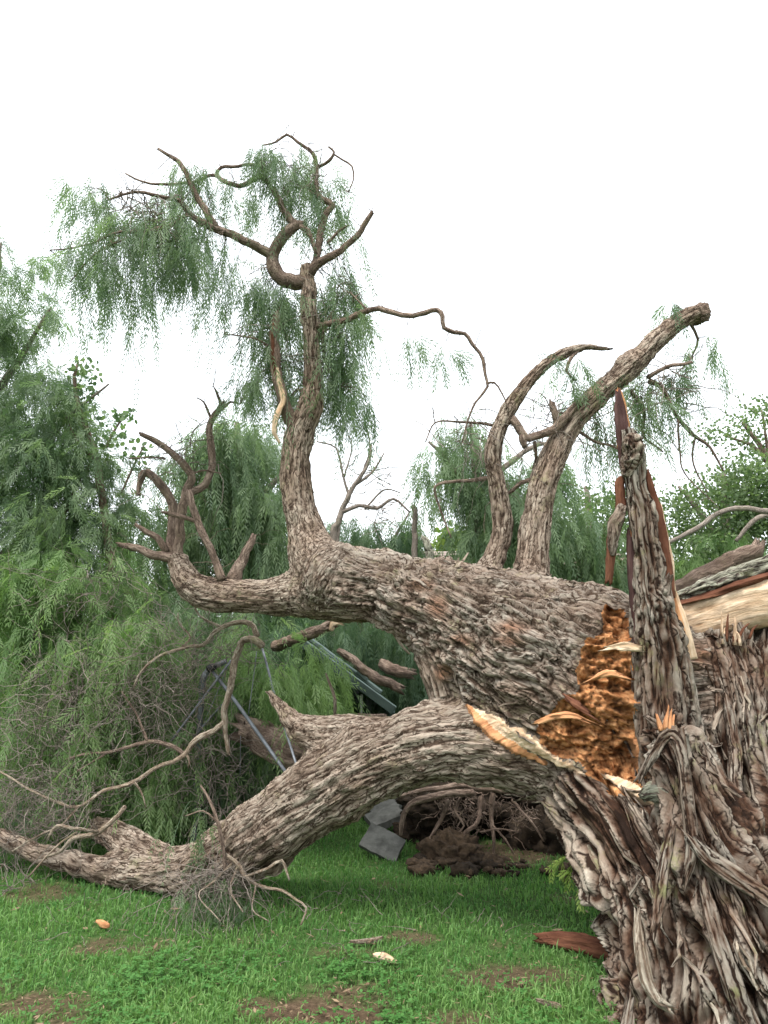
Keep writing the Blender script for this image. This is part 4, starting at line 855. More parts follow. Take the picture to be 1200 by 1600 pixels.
tree('feathery_shrub', 'bright green feathery shrub low at the left edge under the tall tree', [(30, 1150, 5.7, 9), (40, 1000, 5.7, 6), (60, 900, 5.7, 3)], [[(38, 1010, 5.7, 5), (100, 940, 5.6, 3), (150, 900, 5.6, 1.5)]],
     [('pepper_light', weep, [(60, 900, 5.6, 110, 60, .5, 150, .36), (150, 880, 5.6, 70, 50, .4, 70, .34), (30, 990, 5.5, 90, 70, .5, 100, .36)], dict(MID, droop=.6))], cat='shrub')
tree('round_leaved_sapling', 'thin sapling with small round leaves against the white sky at left', [(190, 1120, 5.9, 8), (175, 900, 5.9, 7), (150, 720, 5.9, 6), (128, 650, 5.9, 4), (116, 600, 5.9, 3), (122, 566, 5.9, 2)],
     [[(150, 720, 5.9, 4), (120, 690, 5.9, 3), (108, 660, 5.9, 1.5)], [(165, 700, 5.9, 3), (175, 680, 5.9, 2.4), (190, 655, 5.9, 1.5)], [(152, 715, 5.9, 3), (130, 740, 5.9, 2), (90, 820, 5.9, 3)], [(190, 770, 5.9, 2), (215, 715, 5.9, 1.6), (228, 690, 5.9, 1)]],
     [('broad', broad, [(130, 585, 5.9, 26, 26, .15, 20), (120, 630, 5.9, 28, 30, .15, 16), (185, 650, 5.9, 18, 14, .1, 12), (140, 660, 5.9, 20, 26, .1, 10), (215, 700, 5.9, 26, 34, .2, 16), (160, 690, 5.9, 30, 30, .2, 12)], dict(n=5, spread=.08, size=.05))], bark='branch_bark')
tree('weeping_tree', 'weeping pepper tree hanging behind the upright limb, left of centre', [(400, 1150, 7.2, 18), (390, 950, 7.2, 14), (375, 780, 7.2, 9), (370, 660, 7.2, 4)],
     [[(385, 850, 7.2, 7), (330, 750, 7.1, 4), (300, 690, 7.0, 2)], [(380, 820, 7.2, 7), (440, 740, 7.1, 4), (480, 720, 7.1, 2)]],
     [('pepper', weep, [(350, 685, 7.0, 55, 25, .5, 90, .55), (330, 730, 7.0, 60, 40, .5, 130, .6), (390, 690, 7.1, 40, 40, .5, 110, .6), (400, 790, 7.1, 60, 50, .6, 170, .6), (320, 820, 7.0, 70, 40, .6, 130, .5), (440, 850, 7.1, 60, 40, .6, 110, .45), (250, 850, 7.0, 60, 60, .5, 90, .45)], dict(FAR, rnd=(.1, 1)))])
tree('weeping_tree', 'weeping pepper tree behind the slimmer of the two right limbs', [(760, 1100, 7.6, 18), (755, 900, 7.6, 13), (745, 740, 7.6, 8), (735, 660, 7.6, 3)],
     [[(750, 800, 7.6, 6), (700, 720, 7.5, 4), (670, 690, 7.5, 2)], [(750, 760, 7.6, 6), (830, 700, 7.6, 4), (880, 690, 7.6, 2)]],
     [('pepper', weep, [(720, 680, 7.4, 50, 25, .4, 55, .5), (700, 720, 7.4, 40, 30, .4, 50, .45), (760, 750, 7.5, 50, 40, .5, 110, .55), (810, 790, 7.5, 50, 45, .5, 120, .55), (770, 830, 7.6, 50, 40, .5, 110, .5), (880, 800, 7.6, 50, 50, .5, 80, .5), (870, 720, 7.5, 60, 30, .5, 50, .45)], dict(FAR, rnd=(.1, 1)))])
tree('leafy_tree', 'leafy dark green tree between the thicker right limb and the standing shard', [(930, 1100, 8.4, 16), (925, 950, 8.4, 12), (920, 800, 8.4, 6), (915, 760, 8.4, 3)],
     [[(925, 880, 8.4, 6), (960, 800, 8.4, 4), (980, 770, 8.4, 2)], [(925, 900, 8.4, 6), (880, 830, 8.4, 4), (870, 800, 8.4, 2)]],
     [('olive', broad, [(920, 820, 8.3, 60, 50, .6, 170), (960, 870, 8.3, 60, 50, .6, 190), (890, 890, 8.3, 60, 45, .6, 170), (985, 800, 8.3, 40, 40, .5, 70)], dict(n=14, spread=.16, size=.045)),
      ('pepper', weep, [(940, 880, 8.0, 70, 30, .5, 110, .45), (870, 900, 8.0, 50, 30, .5, 80, .45)], FAR)])
tree('bushy_tree', 'broad bushy green tree at the right edge above the split log', [(1140, 1100, 8.2, 18), (1140, 950, 8.2, 14), (1135, 820, 8.2, 8), (1130, 740, 8.2, 4)],
     [[(1138, 880, 8.2, 8), (1190, 800, 8.2, 5), (1230, 740, 8.2, 2)], [(1138, 860, 8.2, 7), (1085, 790, 8.2, 4), (1060, 760, 8.2, 2)], [(1040, 850, 7.0, 3), (1090, 825, 7.0, 4), (1120, 803, 7.0, 4), (1160, 795, 7.0, 4.5), (1210, 800, 7.0, 5)], [(1150, 845, 7.2, 3), (1175, 815, 7.2, 4), (1205, 800, 7.2, 4)]],
     [('olive', broad, [(1110, 800, 8.2, 70, 50, .6, 240), (1170, 760, 8.2, 50, 45, .6, 190), (1090, 870, 8.1, 70, 45, .6, 220), (1180, 850, 8.1, 60, 60, .6, 220), (1200, 790, 8.1, 50, 60, .6, 150)], dict(n=16, spread=.16, size=.042, rnd=(.1, 1))),
      ('pepper_light', weep, [(1120, 860, 7.8, 90, 40, .4, 110, .4), (1060, 900, 7.8, 60, 30, .4, 60, .4)], FAR)])
tree('round_leaved_tree', 'airy round-leaved tree top against the sky at the right edge', [(1260, 1100, 8.8, 14), (1240, 850, 8.8, 10), (1200, 720, 8.8, 5), (1160, 660, 8.8, 2.5)],
     [[(1215, 750, 8.8, 4), (1180, 700, 8.8, 3), (1130, 680, 8.8, 1.6)], [(1200, 720, 8.8, 3), (1195, 670, 8.8, 2), (1190, 640, 8.8, 1.2)]],
     [('olive', broad, [(1140, 675, 8.8, 34, 22, .3, 34), (1180, 650, 8.8, 34, 22, .3, 36), (1105, 680, 8.8, 20, 14, .2, 14), (1190, 700, 8.8, 40, 30, .3, 44), (1210, 640, 8.8, 30, 30, .3, 24)], dict(n=8, spread=.14, size=.045))], bark='branch_bark')
tree('dark_shrub', 'low dark shrub behind the trunk, right of the upright limb', [(560, 1100, 8.6, 10), (560, 950, 8.6, 8), (565, 850, 8.6, 3)], [[(560, 930, 8.6, 5), (610, 850, 8.6, 3), (640, 800, 8.6, 1.5)]],
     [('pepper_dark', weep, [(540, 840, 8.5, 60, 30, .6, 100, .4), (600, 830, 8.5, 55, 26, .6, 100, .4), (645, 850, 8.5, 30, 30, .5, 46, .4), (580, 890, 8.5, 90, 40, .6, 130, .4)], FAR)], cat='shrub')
tree('yellow_green_shrub', 'bright yellow-green treetop showing over the tiled roof', [(705, 985, 22, 6), (706, 920, 22, 4), (708, 860, 22, 2)], [],
     [('yellow_green', broad, [(704, 850, 22, 14, 16, .5, 70), (722, 862, 22, 22, 16, .5, 60)], dict(n=9, spread=.3, size=.2))])
# bare dead tree behind the upright limb
t = thing('bare_tree', 'bare leafless branching tree against the sky right of the upright limb', 'tree', P(520, 1000, 7.0) * [1, 1, 0])
tube_part('trunk', np.vstack([[*(P(520, 1000, 7.0)[:2]), -.05, .05], ctrl([(518, 880, 7.0, 7), (530, 810, 7.0, 5), (550, 765, 7.0, 4), (575, 725, 7.0, 2.6), (580, 695, 7.0, 1.5)])]), t, 'twig', 8, world=True)
for r_ in ([(535, 800, 7, 4), (560, 790, 7, 3.4), (590, 795, 7, 3), (615, 780, 7, 2.4), (640, 800, 7, 1.6)], [(545, 775, 7, 2.6), (535, 740, 7, 2), (525, 700, 7, 1.6), (495, 690, 7, 1.2)], [(556, 757, 7, 2.4), (580, 740, 7, 2), (600, 708, 7, 1.2)], [(530, 812, 7, 2.6), (528, 850, 7, 3), (534, 880, 7, 3)], [(568, 735, 7, 1.8), (578, 700, 7, 1.4), (571, 660, 7, 1)], [(570, 795, 7, 2), (600, 765, 7, 1.4), (625, 770, 7, 1)], [(538, 745, 7, 1.6), (550, 700, 7, 1.2), (545, 680, 7, .8)]):
    tube_part('branch', r_, t, 'twig', 6)
thin_twigs('twigs', t, [(570, 740, 7, 50, 40, .2, 40), (600, 800, 7, 40, 20, .2, 30)], r=.004, L=.4, droop=0)
# pale lichened posts behind the trunk
o = tube_part('snapped_sapling', np.vstack([[*(P(668, 930, 7.0)[:2]), -.05, .05], ctrl([(672, 895, 7.0, 7), (669, 860, 7.0, 6.5), (666, 845, 7.0, 6), (660, 840, 7.0, 3)])]), None, 'lichen_bark', 10, .1, world=True, jag=True)
tag(o, 'pale grey-green snapped sapling stem behind the trunk below the roof', 'tree stem')
o = tube_part('snapped_sapling', np.vstack([[*(P(648, 930, 7.6)[:2]), -.05, .05], ctrl([(648, 880, 7.6, 5), (648, 830, 7.6, 4.5), (648, 793, 7.6, 4.5)])]), None, 'twig', 8, .1, world=True, jag=True)
tag(o, 'thin dark snapped stem left of the pale one, against the sky', 'tree stem')
# collapsed crown heaped on the lawn at left
FB = thing('fallen_brush', 'heap of collapsed weeping green foliage covering the left side', 'brush', P(200, 1300, 5.6) * [1, 1, 0])
crown('foliage', FB, 'pepper', [(120, 1010, 5.7, 130, 50, .4, 150, .4), (300, 960, 5.9, 110, 50, .4, 150, .42), (330, 1060, 5.9, 110, 60, .4, 150, .4), (400, 1150, 5.9, 90, 80, .4, 170, .4), (230, 1120, 5.8, 140, 80, .4, 220, .4), (390, 1080, 5.6, 60, 70, .25, 70, .34), (330, 1230, 5.7, 120, 60, .3, 150, .36), (60, 1240, 5.7, 120, 70, .4, 130, .36), (210, 1270, 5.5, 90, 40, .3, 80, .3)], **dict(MID, rnd=(0, .8)))
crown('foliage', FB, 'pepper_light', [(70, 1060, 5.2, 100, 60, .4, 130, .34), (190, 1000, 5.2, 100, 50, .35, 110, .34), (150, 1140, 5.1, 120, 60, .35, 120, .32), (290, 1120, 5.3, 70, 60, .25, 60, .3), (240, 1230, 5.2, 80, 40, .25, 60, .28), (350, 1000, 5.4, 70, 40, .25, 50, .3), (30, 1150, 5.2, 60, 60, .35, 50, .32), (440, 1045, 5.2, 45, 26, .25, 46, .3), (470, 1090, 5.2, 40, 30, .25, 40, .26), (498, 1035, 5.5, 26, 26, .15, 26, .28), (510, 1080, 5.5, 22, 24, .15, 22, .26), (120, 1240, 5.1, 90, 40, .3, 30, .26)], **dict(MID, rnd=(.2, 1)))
thin_twigs('twigs', FB, [(90, 1110, 4.9, 110, 100, .3, 320), (230, 1090, 4.9, 110, 90, .3, 280), (60, 1250, 4.7, 100, 80, .25, 220), (300, 1010, 5.0, 100, 60, .2, 170), (330, 1210, 5.0, 90, 80, .2, 160), (130, 930, 5.2, 120, 40, .3, 90), (15, 1320, 4.75, 60, 45, .1, 70), (110, 1265, 4.5, 100, 30, .12, 70), (20, 1385, 4.3, 40, 16, .1, 30)], r=.0021, L=.5, droop=.1, wig=.7, seg=9)
HB = thing('hanging_brush', 'dark weeping foliage behind the gap under the trunk', 'brush', P(590, 1270, 6.6) * [1, 1, 0])
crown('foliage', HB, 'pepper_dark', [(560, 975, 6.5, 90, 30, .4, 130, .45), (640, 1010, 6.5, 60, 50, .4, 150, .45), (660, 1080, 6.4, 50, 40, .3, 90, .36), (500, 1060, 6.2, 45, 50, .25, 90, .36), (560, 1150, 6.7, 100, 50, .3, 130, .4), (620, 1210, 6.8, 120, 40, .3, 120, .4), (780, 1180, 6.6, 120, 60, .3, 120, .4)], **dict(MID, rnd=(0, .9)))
# hedge far behind, seen only through gaps
sp = Soup(); weep(sp, np.column_stack([rng.uniform(-8, 8, 1000), rng.uniform(10.5, 12.5, 1000), rng.uniform(.3, 2.3, 1000) ** 1.0]), .6, K=6, L=5, leaf=.3, lf=.13, lw=.036, rnd=(0, .9))
o = link('far_hedge', sp.build('far_hedge', 'pepper_dark', False)); tag(o, 'dense green hedge far behind everything', 'hedge', kind='stuff')
print('trees', round(time.time() - T0, 1))

# ------------------------------------------------------------------ house behind
def box_mesh(name, sx, sy, sz, m, bev=.0):
    x, y, z = sx / 2, sy / 2, sz / 2; b = min(bev, x * .4, y * .4, z * .4)
    if b <= 0:
        V = [(-x, -y, -z), (x, -y, -z), (x, y, -z), (-x, y, -z), (-x, -y, z), (x, -y, z), (x, y, z), (-x, y, z)]
        return mesh(name, np.array(V, float), np.array([[3, 2, 1, 0], [4, 5, 6, 7], [0, 1, 5, 4], [1, 2, 6, 5], [2, 3, 7, 6], [3, 0, 4, 7]]), m, False)
    import bmesh
    bm = bmesh.new(); bmesh.ops.create_cube(bm, size=1); bmesh.ops.scale(bm, vec=(sx, sy, sz), verts=bm.verts)
    bmesh.ops.bevel(bm, geom=bm.edges[:], offset=b, segments=1, affect='EDGES'); me = bpy.data.meshes.new(name); bm.to_mesh(me); bm.free()
    if m: me.materials.append(M[m])
    return me
def box(name, c, size, m, parent=None, rot=(0, 0, 0), bev=0., me=None):
    o = link(name, me or box_mesh(name, *size, m, bev), parent); o.location = [float(x) for x in c]; o.rotation_euler = rot; return o
RID = P(700, 866, 18)
H = thing('house', 'house with a brown tiled roof far behind the trunk', 'house', (RID[0] + .5, 20, 0))
box('wall', (RID[0] + .5, 20.0, 1.0), (7, 3.2, 2.1), 'wall_paint', H)
wd = box('window', (RID[0] - .6, 18.38, 1.25), (1.2, .06, .9), 'frame', H); g_ = box('pane', (0, -.034, 0), (1.06, .012, .76), 'glass'); g_.parent = wd
roof = H
ang = math.radians(28); zr = RID[2]; run = 1.9
rf = link('roof', mesh('roof', np.array([[RID[0] - 3.4, 18.1, zr - .04], [RID[0] + 4.4, 18.1, zr - .04], [RID[0] + 4.4, 18.1 - run, zr - .04 - run * math.tan(ang)], [RID[0] - 3.4, 18.1 - run, zr - .04 - run * math.tan(ang)],
      [RID[0] + 4.4, 22.4, zr - .04 - 1.3], [RID[0] - 3.4, 22.4, zr - .04 - 1.3]]), np.array([[3, 2, 1, 0], [0, 1, 4, 5]]), 'tile', False), H)
tx = np.linspace(-.15, .15, 9); prof = .035 * np.cos(tx / .15 * math.pi * 1.5) ; tv = np.vstack([np.column_stack([tx, np.zeros(9), prof + .02]), np.column_stack([tx, np.full(9, .36), prof * .9]), np.column_stack([tx, np.zeros(9), prof - .012])])
ti = np.arange(8); tile_me = mesh('roof_tile', tv, np.vstack([np.column_stack([ti, ti + 1, ti + 10, ti + 9]), np.column_stack([ti + 18, ti + 19, ti + 1, ti])]), 'tile', True)
for r_ in range(6):
    for c_ in range(24):
        o = link('roof_tile', tile_me, rf); d = .31 * (r_ + 1)
        o.location = (RID[0] - 3.2 + c_ * .302, 18.1 - d * math.cos(ang), zr - .02 - d * math.sin(ang)); o.rotation_euler = (ang + rng.normal(0, .02), 0, rng.normal(0, .015))
        o.matrix_parent_inverse = Matrix.Translation(-Vector(H['_loc'])) @ Matrix() if False else Matrix()
rf.matrix_parent_inverse = Matrix.Translation(-Vector(H['_loc']))
for c_ in range(20):
    o = link('ridge_cap', bpy.data.meshes.get('ridge_cap') or mesh('ridge_cap', np.vstack([np.column_stack([np.full(7, x), .11 * np.sin(np.linspace(-1.6, 1.6, 7)), .11 * np.cos(np.linspace(-1.6, 1.6, 7)) - .03]) for x in (-.2, .2)]), np.column_stack([np.arange(6), np.arange(6) + 1, np.arange(6) + 8, np.arange(6) + 7]), 'ridge', True), rf)
    o.location = (RID[0] - 3.2 + c_ * .385, 18.1, zr + rng.normal(0, .006)); o.rotation_euler = (0, rng.normal(0, .02), 0)

# ------------------------------------------------------------------ crushed shed under the trunk
SH = thing('crushed_shed', 'crushed shed with grey-green metal edging and dark inside, under the trunk', 'shed', P(560, 1290, 6.4) * [1, 1, 0])
def bar(name, a, b, w, t, m, parent, roll=0.):
    """flat bar from a to b, w wide, t thick"""
    a, b = np.array(a, float), np.array(b, float); d = b - a; L = np.linalg.norm(d); x = d / L
    z = unit(np.cross(np.cross(x, [0, 0, 1.]), x)); y = np.cross(z, x)
    y, z = y * math.cos(roll) + z * math.sin(roll), z * math.cos(roll) - y * math.sin(roll)
    me = box_mesh(name, L, t, w, m, min(t, w) * .18); o = link(name, me, parent)
    o.matrix_basis = Matrix(np.block([[np.column_stack([x, y, z]), ((a + b) / 2)[:, None]], [np.zeros((1, 3)), np.ones((1, 1))]]).tolist())
    return o
bar('roof_edge', P(476, 992, 5.85), P(596, 1082, 5.75), px(6, 5.8), .05, 'green_metal', SH)
bar('fascia', P(470, 1003, 5.95), P(616, 1110, 5.85), px(14, 5.9), .02, 'green_metal', SH, .25)
bar('roof_edge', P(500, 1013, 5.80), P(560, 1058, 5.78), px(3, 5.8), .03, 'green_metal', SH)
bar('bracket', P(558, 1048, 5.76), P(574, 1062, 5.76), px(7, 5.8), .05, 'green_metal', SH)
bar('mullion', P(565, 1085, 6.0), P(563, 1190, 6.0), .02, .02, 'frame', SH)
bar('corner_post', P(612, 1105, 6.1), P(610, 1240, 6.1), .05, .05, 'green_metal', SH)
a, b_, c_, d_ = P(465, 1002, 5.97), P(618, 1114, 5.87), P(625, 1126, 7.4), P(468, 1016, 7.5)
nrib = 16; ww = np.linspace(0, 1, nrib * 4 + 1); V = np.vstack([np.column_stack([a + (b_ - a) * w + [0, 0, .012 * math.sin(w * nrib * 2 * math.pi)] for w in ww]).T, np.column_stack([d_ + (c_ - d_) * w + [0, 0, .012 * math.sin(w * nrib * 2 * math.pi)] for w in ww]).T])
k = np.arange(len(ww) - 1); n_ = len(ww)
link('roof_sheet', mesh('roof_sheet', V, np.column_stack([k, k + 1, k + 1 + n_, k + n_]), 'green_metal', True), SH)
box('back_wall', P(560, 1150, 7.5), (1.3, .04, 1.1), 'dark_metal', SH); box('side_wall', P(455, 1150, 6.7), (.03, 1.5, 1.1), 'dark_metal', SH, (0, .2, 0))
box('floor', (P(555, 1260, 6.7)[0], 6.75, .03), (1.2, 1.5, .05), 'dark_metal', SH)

# ------------------------------------------------------------------ bent steel clothes-line frame
CL = thing('clothes_line', 'bent grey steel clothes line frame caught in the brush at left', 'clothes line', P(305, 1290, 5.2) * [1, 1, 0])
def rod(name, pts, m='galv', r=None, sides=10):
    C = np.array([[*P(u, v, Y), px(w, Y)] for u, v, Y, w in pts]); V, F, F3, g, h = tube(C, sides, .06, .0, 0, .5, 0)
    return link(name, mesh(name, V, [F, F3], m), CL)
rod('post', [(302, 1330, 5.2, 4.6), (304, 1285, 5.2, 4.6), (310, 1160, 5.15, 4.6), (316, 1075, 5.1, 4.6)])
rod('post_sleeve', [(315, 1082, 5.1, 5.4), (317, 1062, 5.09, 5.4), (322, 1052, 5.08, 5.2)], 'galv')
rod('elbow', [(317, 1064, 5.09, 4.8), (322, 1052, 5.08, 4.8), (331, 1043, 5.07, 4.6), (345, 1037, 5.05, 4.2), (353, 1033, 5.04, 4)], 'galv')
rod('joint', [(325, 1046, 5.03, 6), (331, 1043, 5.03, 6), (336, 1041, 5.03, 5)], 'joint')
rod('strut', [(331, 1048, 5.05, 2.6), (362, 1088, 5.0, 2.8), (400, 1141, 4.9, 2.8), (446, 1206, 4.75, 2.8)])
rod('arm', [(361, 1032, 5.0, 1.9), (330, 1074, 5.0, 1.9), (268, 1157, 5.0, 1.9)])
rod('arm', [(352, 1096, 5.1, 1.8), (330, 1120, 5.1, 1.8), (305, 1150, 5.1, 1.8)])
rod('arm', [(410, 1014, 4.95, 1.8), (420, 1050, 4.9, 1.8), (432, 1098, 4.85, 1.8), (446, 1142, 4.75, 1.8), (466, 1204, 4.6, 1.8)])
for q in ([(401, 1018, 4.95, .7), (396, 1060, 4.95, .7), (388, 1116, 4.95, .7)], [(376, 1150, 5, .5), (375, 1210, 5, .5)], [(356, 1040, 5.02, .7), (338, 1085, 5.02, .7), (318, 1130, 5.02, .7)]): rod('wire', q, sides=5)

# ------------------------------------------------------------------ root plate, soil, slabs
RP = thing('root_plate', 'uprooted root plate of dark soil with tangled hanging roots under the trunk', 'roots', P(770, 1350, 5.0) * [1, 1, 0])
def lump(c, r, n=40, amp=.25, fr=3.):
    th, ph = np.meshgrid(np.arange(n) * 2 * math.pi / n, np.linspace(0, math.pi, n // 2)); d = np.column_stack([(np.cos(th) * np.sin(ph)).ravel(), (np.sin(th) * np.sin(ph)).ravel(), np.cos(ph).ravel()])
    sd = rng.uniform(0, 60); k = 1 + amp * fbm(d * fr + sd, 4) + .3 * amp * fbm(d * fr * 5 + sd, 3)
    V = np.array(c) + d * np.array(r) * k[:, None]; m_ = n // 2
    i = (np.arange(m_ - 1)[:, None] * n); j = np.arange(n)[None]; j2 = (j + 1) % n
    return V, np.stack([i + j, i + n + j, i + n + j2, i + j2], -1).reshape(-1, 4)
for c, r in ((P(790, 1250, 5.45), (.52, .26, .22)), (P(690, 1258, 5.25), (.26, .2, .13)), (P(870, 1310, 5.6), (.40, .3, .42)), (P(650, 1300, 5.3), (.14, .12, .10)), (P(845, 1318, 5.15), (.22, .2, .2)), (P(905, 1300, 5.0), (.2, .2, .3))):
    V, F = lump(c, r, 70, .6, 3.6); link('soil_mass', mesh('soil', V, F, 'soil'), RP)
V, F = lump(P(705, 1335, 4.85), (.19, .15, .13), 60, .5, 3.4); link('soil_mass', mesh('soil', V, F, 'clod'), RP)
for k in range(90):
    u = float(np.clip(750 + rng.normal(0, 75), 655, 885)); v = 1350 + rng.normal(0, 8) + (u - 745) * .08; Y = ground_Y(v + 6); c = P(u, v, Y); c[2] = rng.uniform(.0, .04); z = .010 + .045 * rng.random() ** 3
    V, F = lump(c, (z * rng.uniform(.8, 1.7), z, z * rng.uniform(.5, .9)), 18, .9, 2.4); link('soil_clod', mesh('soil_clod', V, F, 'clod' if rng.random() < .7 else 'soil'), RP)
def root(rows, m='branch_bark'): tube_part('root', rows, RP, m, 8, .8, step=.03)
for rows in ([(740, 1238, 4.85, 7), (690, 1240, 4.85, 7), (650, 1252, 4.85, 7), (634, 1265, 4.85, 6), (628, 1285, 4.85, 5), (626, 1305, 4.85, 3)], [(790, 1235, 4.9, 8), (720, 1228, 4.95, 6), (660, 1235, 5.0, 5), (620, 1245, 5.0, 3)],
             [(700, 1250, 4.9, 5), (690, 1280, 4.88, 4), (672, 1310, 4.86, 3), (668, 1325, 4.86, 2)], [(752, 1245, 4.9, 5), (745, 1285, 4.85, 4), (728, 1300, 4.82, 4), (722, 1318, 4.82, 2.4)], [(770, 1240, 4.9, 6), (768, 1280, 4.9, 4.4), (772, 1310, 4.88, 3.5), (770, 1345, 4.88, 2)],
             [(770, 1290, 4.88, 2.4), (790, 1312, 4.85, 2), (803, 1335, 4.85, 1.2)], [(800, 1250, 4.95, 3), (830, 1285, 4.9, 2.4), (850, 1315, 4.9, 1.4)], [(720, 1245, 4.9, 3), (712, 1270, 4.86, 2.5), (725, 1290, 4.85, 2), (700, 1318, 4.85, 1.2)], [(750, 1300, 4.84, 2), (780, 1295, 4.84, 1.6), (810, 1300, 4.84, 1)]):
    root([(u, v, Y, w * .75) for u, v, Y, w in rows], 'branch_bark')
thin_twigs('rootlets', RP, [(745, 1256, 5.0, 90, 16, .14, 70), (720, 1275, 4.95, 50, 20, .1, 40), (830, 1280, 5.0, 50, 30, .1, 26)], m='branch_bark', r=.0032, L=.22, droop=.35, wig=.95, seg=9)
def slab(label, c, size, rot, name='paving_slab'):
    import bmesh
    bm = bmesh.new(); bmesh.ops.create_cube(bm, size=1); bmesh.ops.scale(bm, vec=size, verts=bm.verts); bmesh.ops.subdivide_edges(bm, edges=bm.edges[:], cuts=5, use_grid_fill=True)
    for v_ in bm.verts:
        k = np.array([v_.co[:]]) * 14 + c[0] * 9; v_.co += Vector([float(perlin(k + q)[0]) * .012 for q in (0, 11, 23)])
    me = bpy.data.meshes.new(name); bm.to_mesh(me); bm.free(); me.materials.append(M['concrete'])
    o = link(name, me); o.location = [float(x) for x in c]; o.rotation_euler = rot; tag(o, label, 'slab', 'broken paving slabs'); return o
slab('grey concrete slab tilted on its edge beside the root plate', P(598, 1318, 4.92), (.25, .16, .04), (math.radians(48), math.radians(20), math.radians(-20)))
slab('flat grey slab lying behind the tilted one by the roots', P(602, 1277, 5.4), (.24, .22, .045), (math.radians(6), math.radians(-16), .3))
slab('pale broken slab farthest back beside the heavy limb', P(592, 1262, 5.8), (.3, .22, .06), (.3, .1, -.3))

# ------------------------------------------------------------------ dead branches and logs lying about
def limbs(name, label, paths, m='dead_bark', cat='branch', group=None, sides=10):
    Y = paths[0][0][2]; b = P(paths[0][0][0], paths[0][0][1], Y); t = thing(name, label, cat, b, group)
    paths = [[(u, v, Y_, w * .82) for u, v, Y_, w in q] for q in paths]
    for k, r_ in enumerate(paths): tube_part('stem' if k == 0 else 'side_branch', r_, t, m, sides if k == 0 else 7, .4, step=.025, jag=True, amp=.3)
    return t
limbs('dead_branch', 'pale lichened dead branch hooked over at the top, hanging in front of the clothes line', [
  [(410, 1010, 4.75, 8), (398, 999, 4.75, 7.5), (382, 998, 4.75, 7), (370, 1018, 4.75, 6.5), (366, 1040, 4.75, 7), (360, 1070, 4.72, 6.5), (354, 1095, 4.7, 6.5), (351, 1120, 4.7, 6), (352, 1145, 4.7, 4.5), (357, 1178, 4.7, 3.5)],
  [(351, 1128, 4.7, 6), (335, 1142, 4.68, 6), (315, 1151, 4.66, 6), (300, 1165, 4.65, 5.5), (289, 1180, 4.64, 5), (270, 1190, 4.62, 4.5), (248, 1198, 4.6, 4.2), (225, 1212, 4.58, 4.2), (210, 1222, 4.56, 4.4), (190, 1228, 4.55, 3.6), (165, 1235, 4.53, 3.4), (140, 1250, 4.5, 3.2), (119, 1260, 4.5, 3), (95, 1256, 4.5, 2.6), (50, 1235, 4.5, 2.2), (0, 1207, 4.5, 1.8), (-40, 1190, 4.5, 1.4)],
  [(292, 1180, 4.64, 3), (296, 1190, 4.63, 2), (294, 1200, 4.63, 1)], [(210, 1222, 4.56, 2.4), (222, 1240, 4.55, 1.6), (228, 1262, 4.54, 1)], [(125, 1258, 4.5, 2.2), (95, 1290, 4.45, 2), (60, 1305, 4.4, 1.8), (20, 1330, 4.4, 1.4)]])
limbs('dead_branch', 'thin pale dead branch arching above the hooked one toward the left', [
  [(402, 994, 4.8, 6), (396, 980, 4.8, 5.5), (382, 973, 4.8, 5), (362, 975, 4.8, 4.6), (346, 981, 4.8, 4.4), (332, 992, 4.8, 4), (318, 1008, 4.8, 3.6), (295, 1010, 4.8, 3.2), (269, 1017, 4.8, 3), (245, 1028, 4.8, 2.8), (227, 1043, 4.8, 2.6), (215, 1058, 4.8, 2.4), (209, 1076, 4.8, 1.8)],
  [(345, 980, 4.8, 3), (325, 970, 4.8, 2.4), (310, 960, 4.8, 2), (303, 945, 4.8, 1.4)], [(280, 1014, 4.8, 2), (297, 996, 4.8, 2), (280, 975, 4.8, 1.8), (278, 958, 4.8, 1.2)]])
limbs('dead_branch', 'brown dead branch crossing level through the brush at left', [[(290, 1180, 4.75, 4), (272, 1168, 4.75, 4), (250, 1160, 4.75, 4), (232, 1158, 4.75, 4), (200, 1168, 4.75, 3.4), (170, 1175, 4.75, 3), (135, 1178, 4.75, 2.6), (100, 1188, 4.75, 2)], [(230, 1158, 4.75, 3), (215, 1120, 4.8, 2.2), (190, 1080, 4.8, 1.5)], [(165, 1178, 4.75, 2), (130, 1200, 4.7, 1.5), (100, 1220, 4.7, 1)]], 'branch_bark')
limbs('dead_branch', 'pale forked stick lying over the end of the heavy limb at lower left', [[(196, 1260, 4.35, 4), (180, 1280, 4.33, 4), (155, 1300, 4.3, 5), (135, 1305, 4.28, 4.6), (114, 1310, 4.26, 4), (95, 1330, 4.25, 3), (70, 1340, 4.25, 2)], [(155, 1300, 4.3, 3), (120, 1295, 4.2, 3), (90, 1290, 4.2, 3), (75, 1310, 4.2, 2)], [(120, 1300, 4.2, 2), (85, 1325, 4.15, 2), (45, 1370, 4.1, 1.5)]])
limbs('dead_branch', 'upright brown twig rising in front of the heavy limb', [[(352, 1362, 3.85, 4), (350, 1330, 3.85, 3.6), (340, 1285, 3.86, 3.2), (328, 1250, 3.88, 2.6), (314, 1228, 3.9, 1.6)], [(340, 1285, 3.86, 2), (318, 1268, 3.9, 1.6), (290, 1275, 3.95, 1.2)]], 'branch_bark')
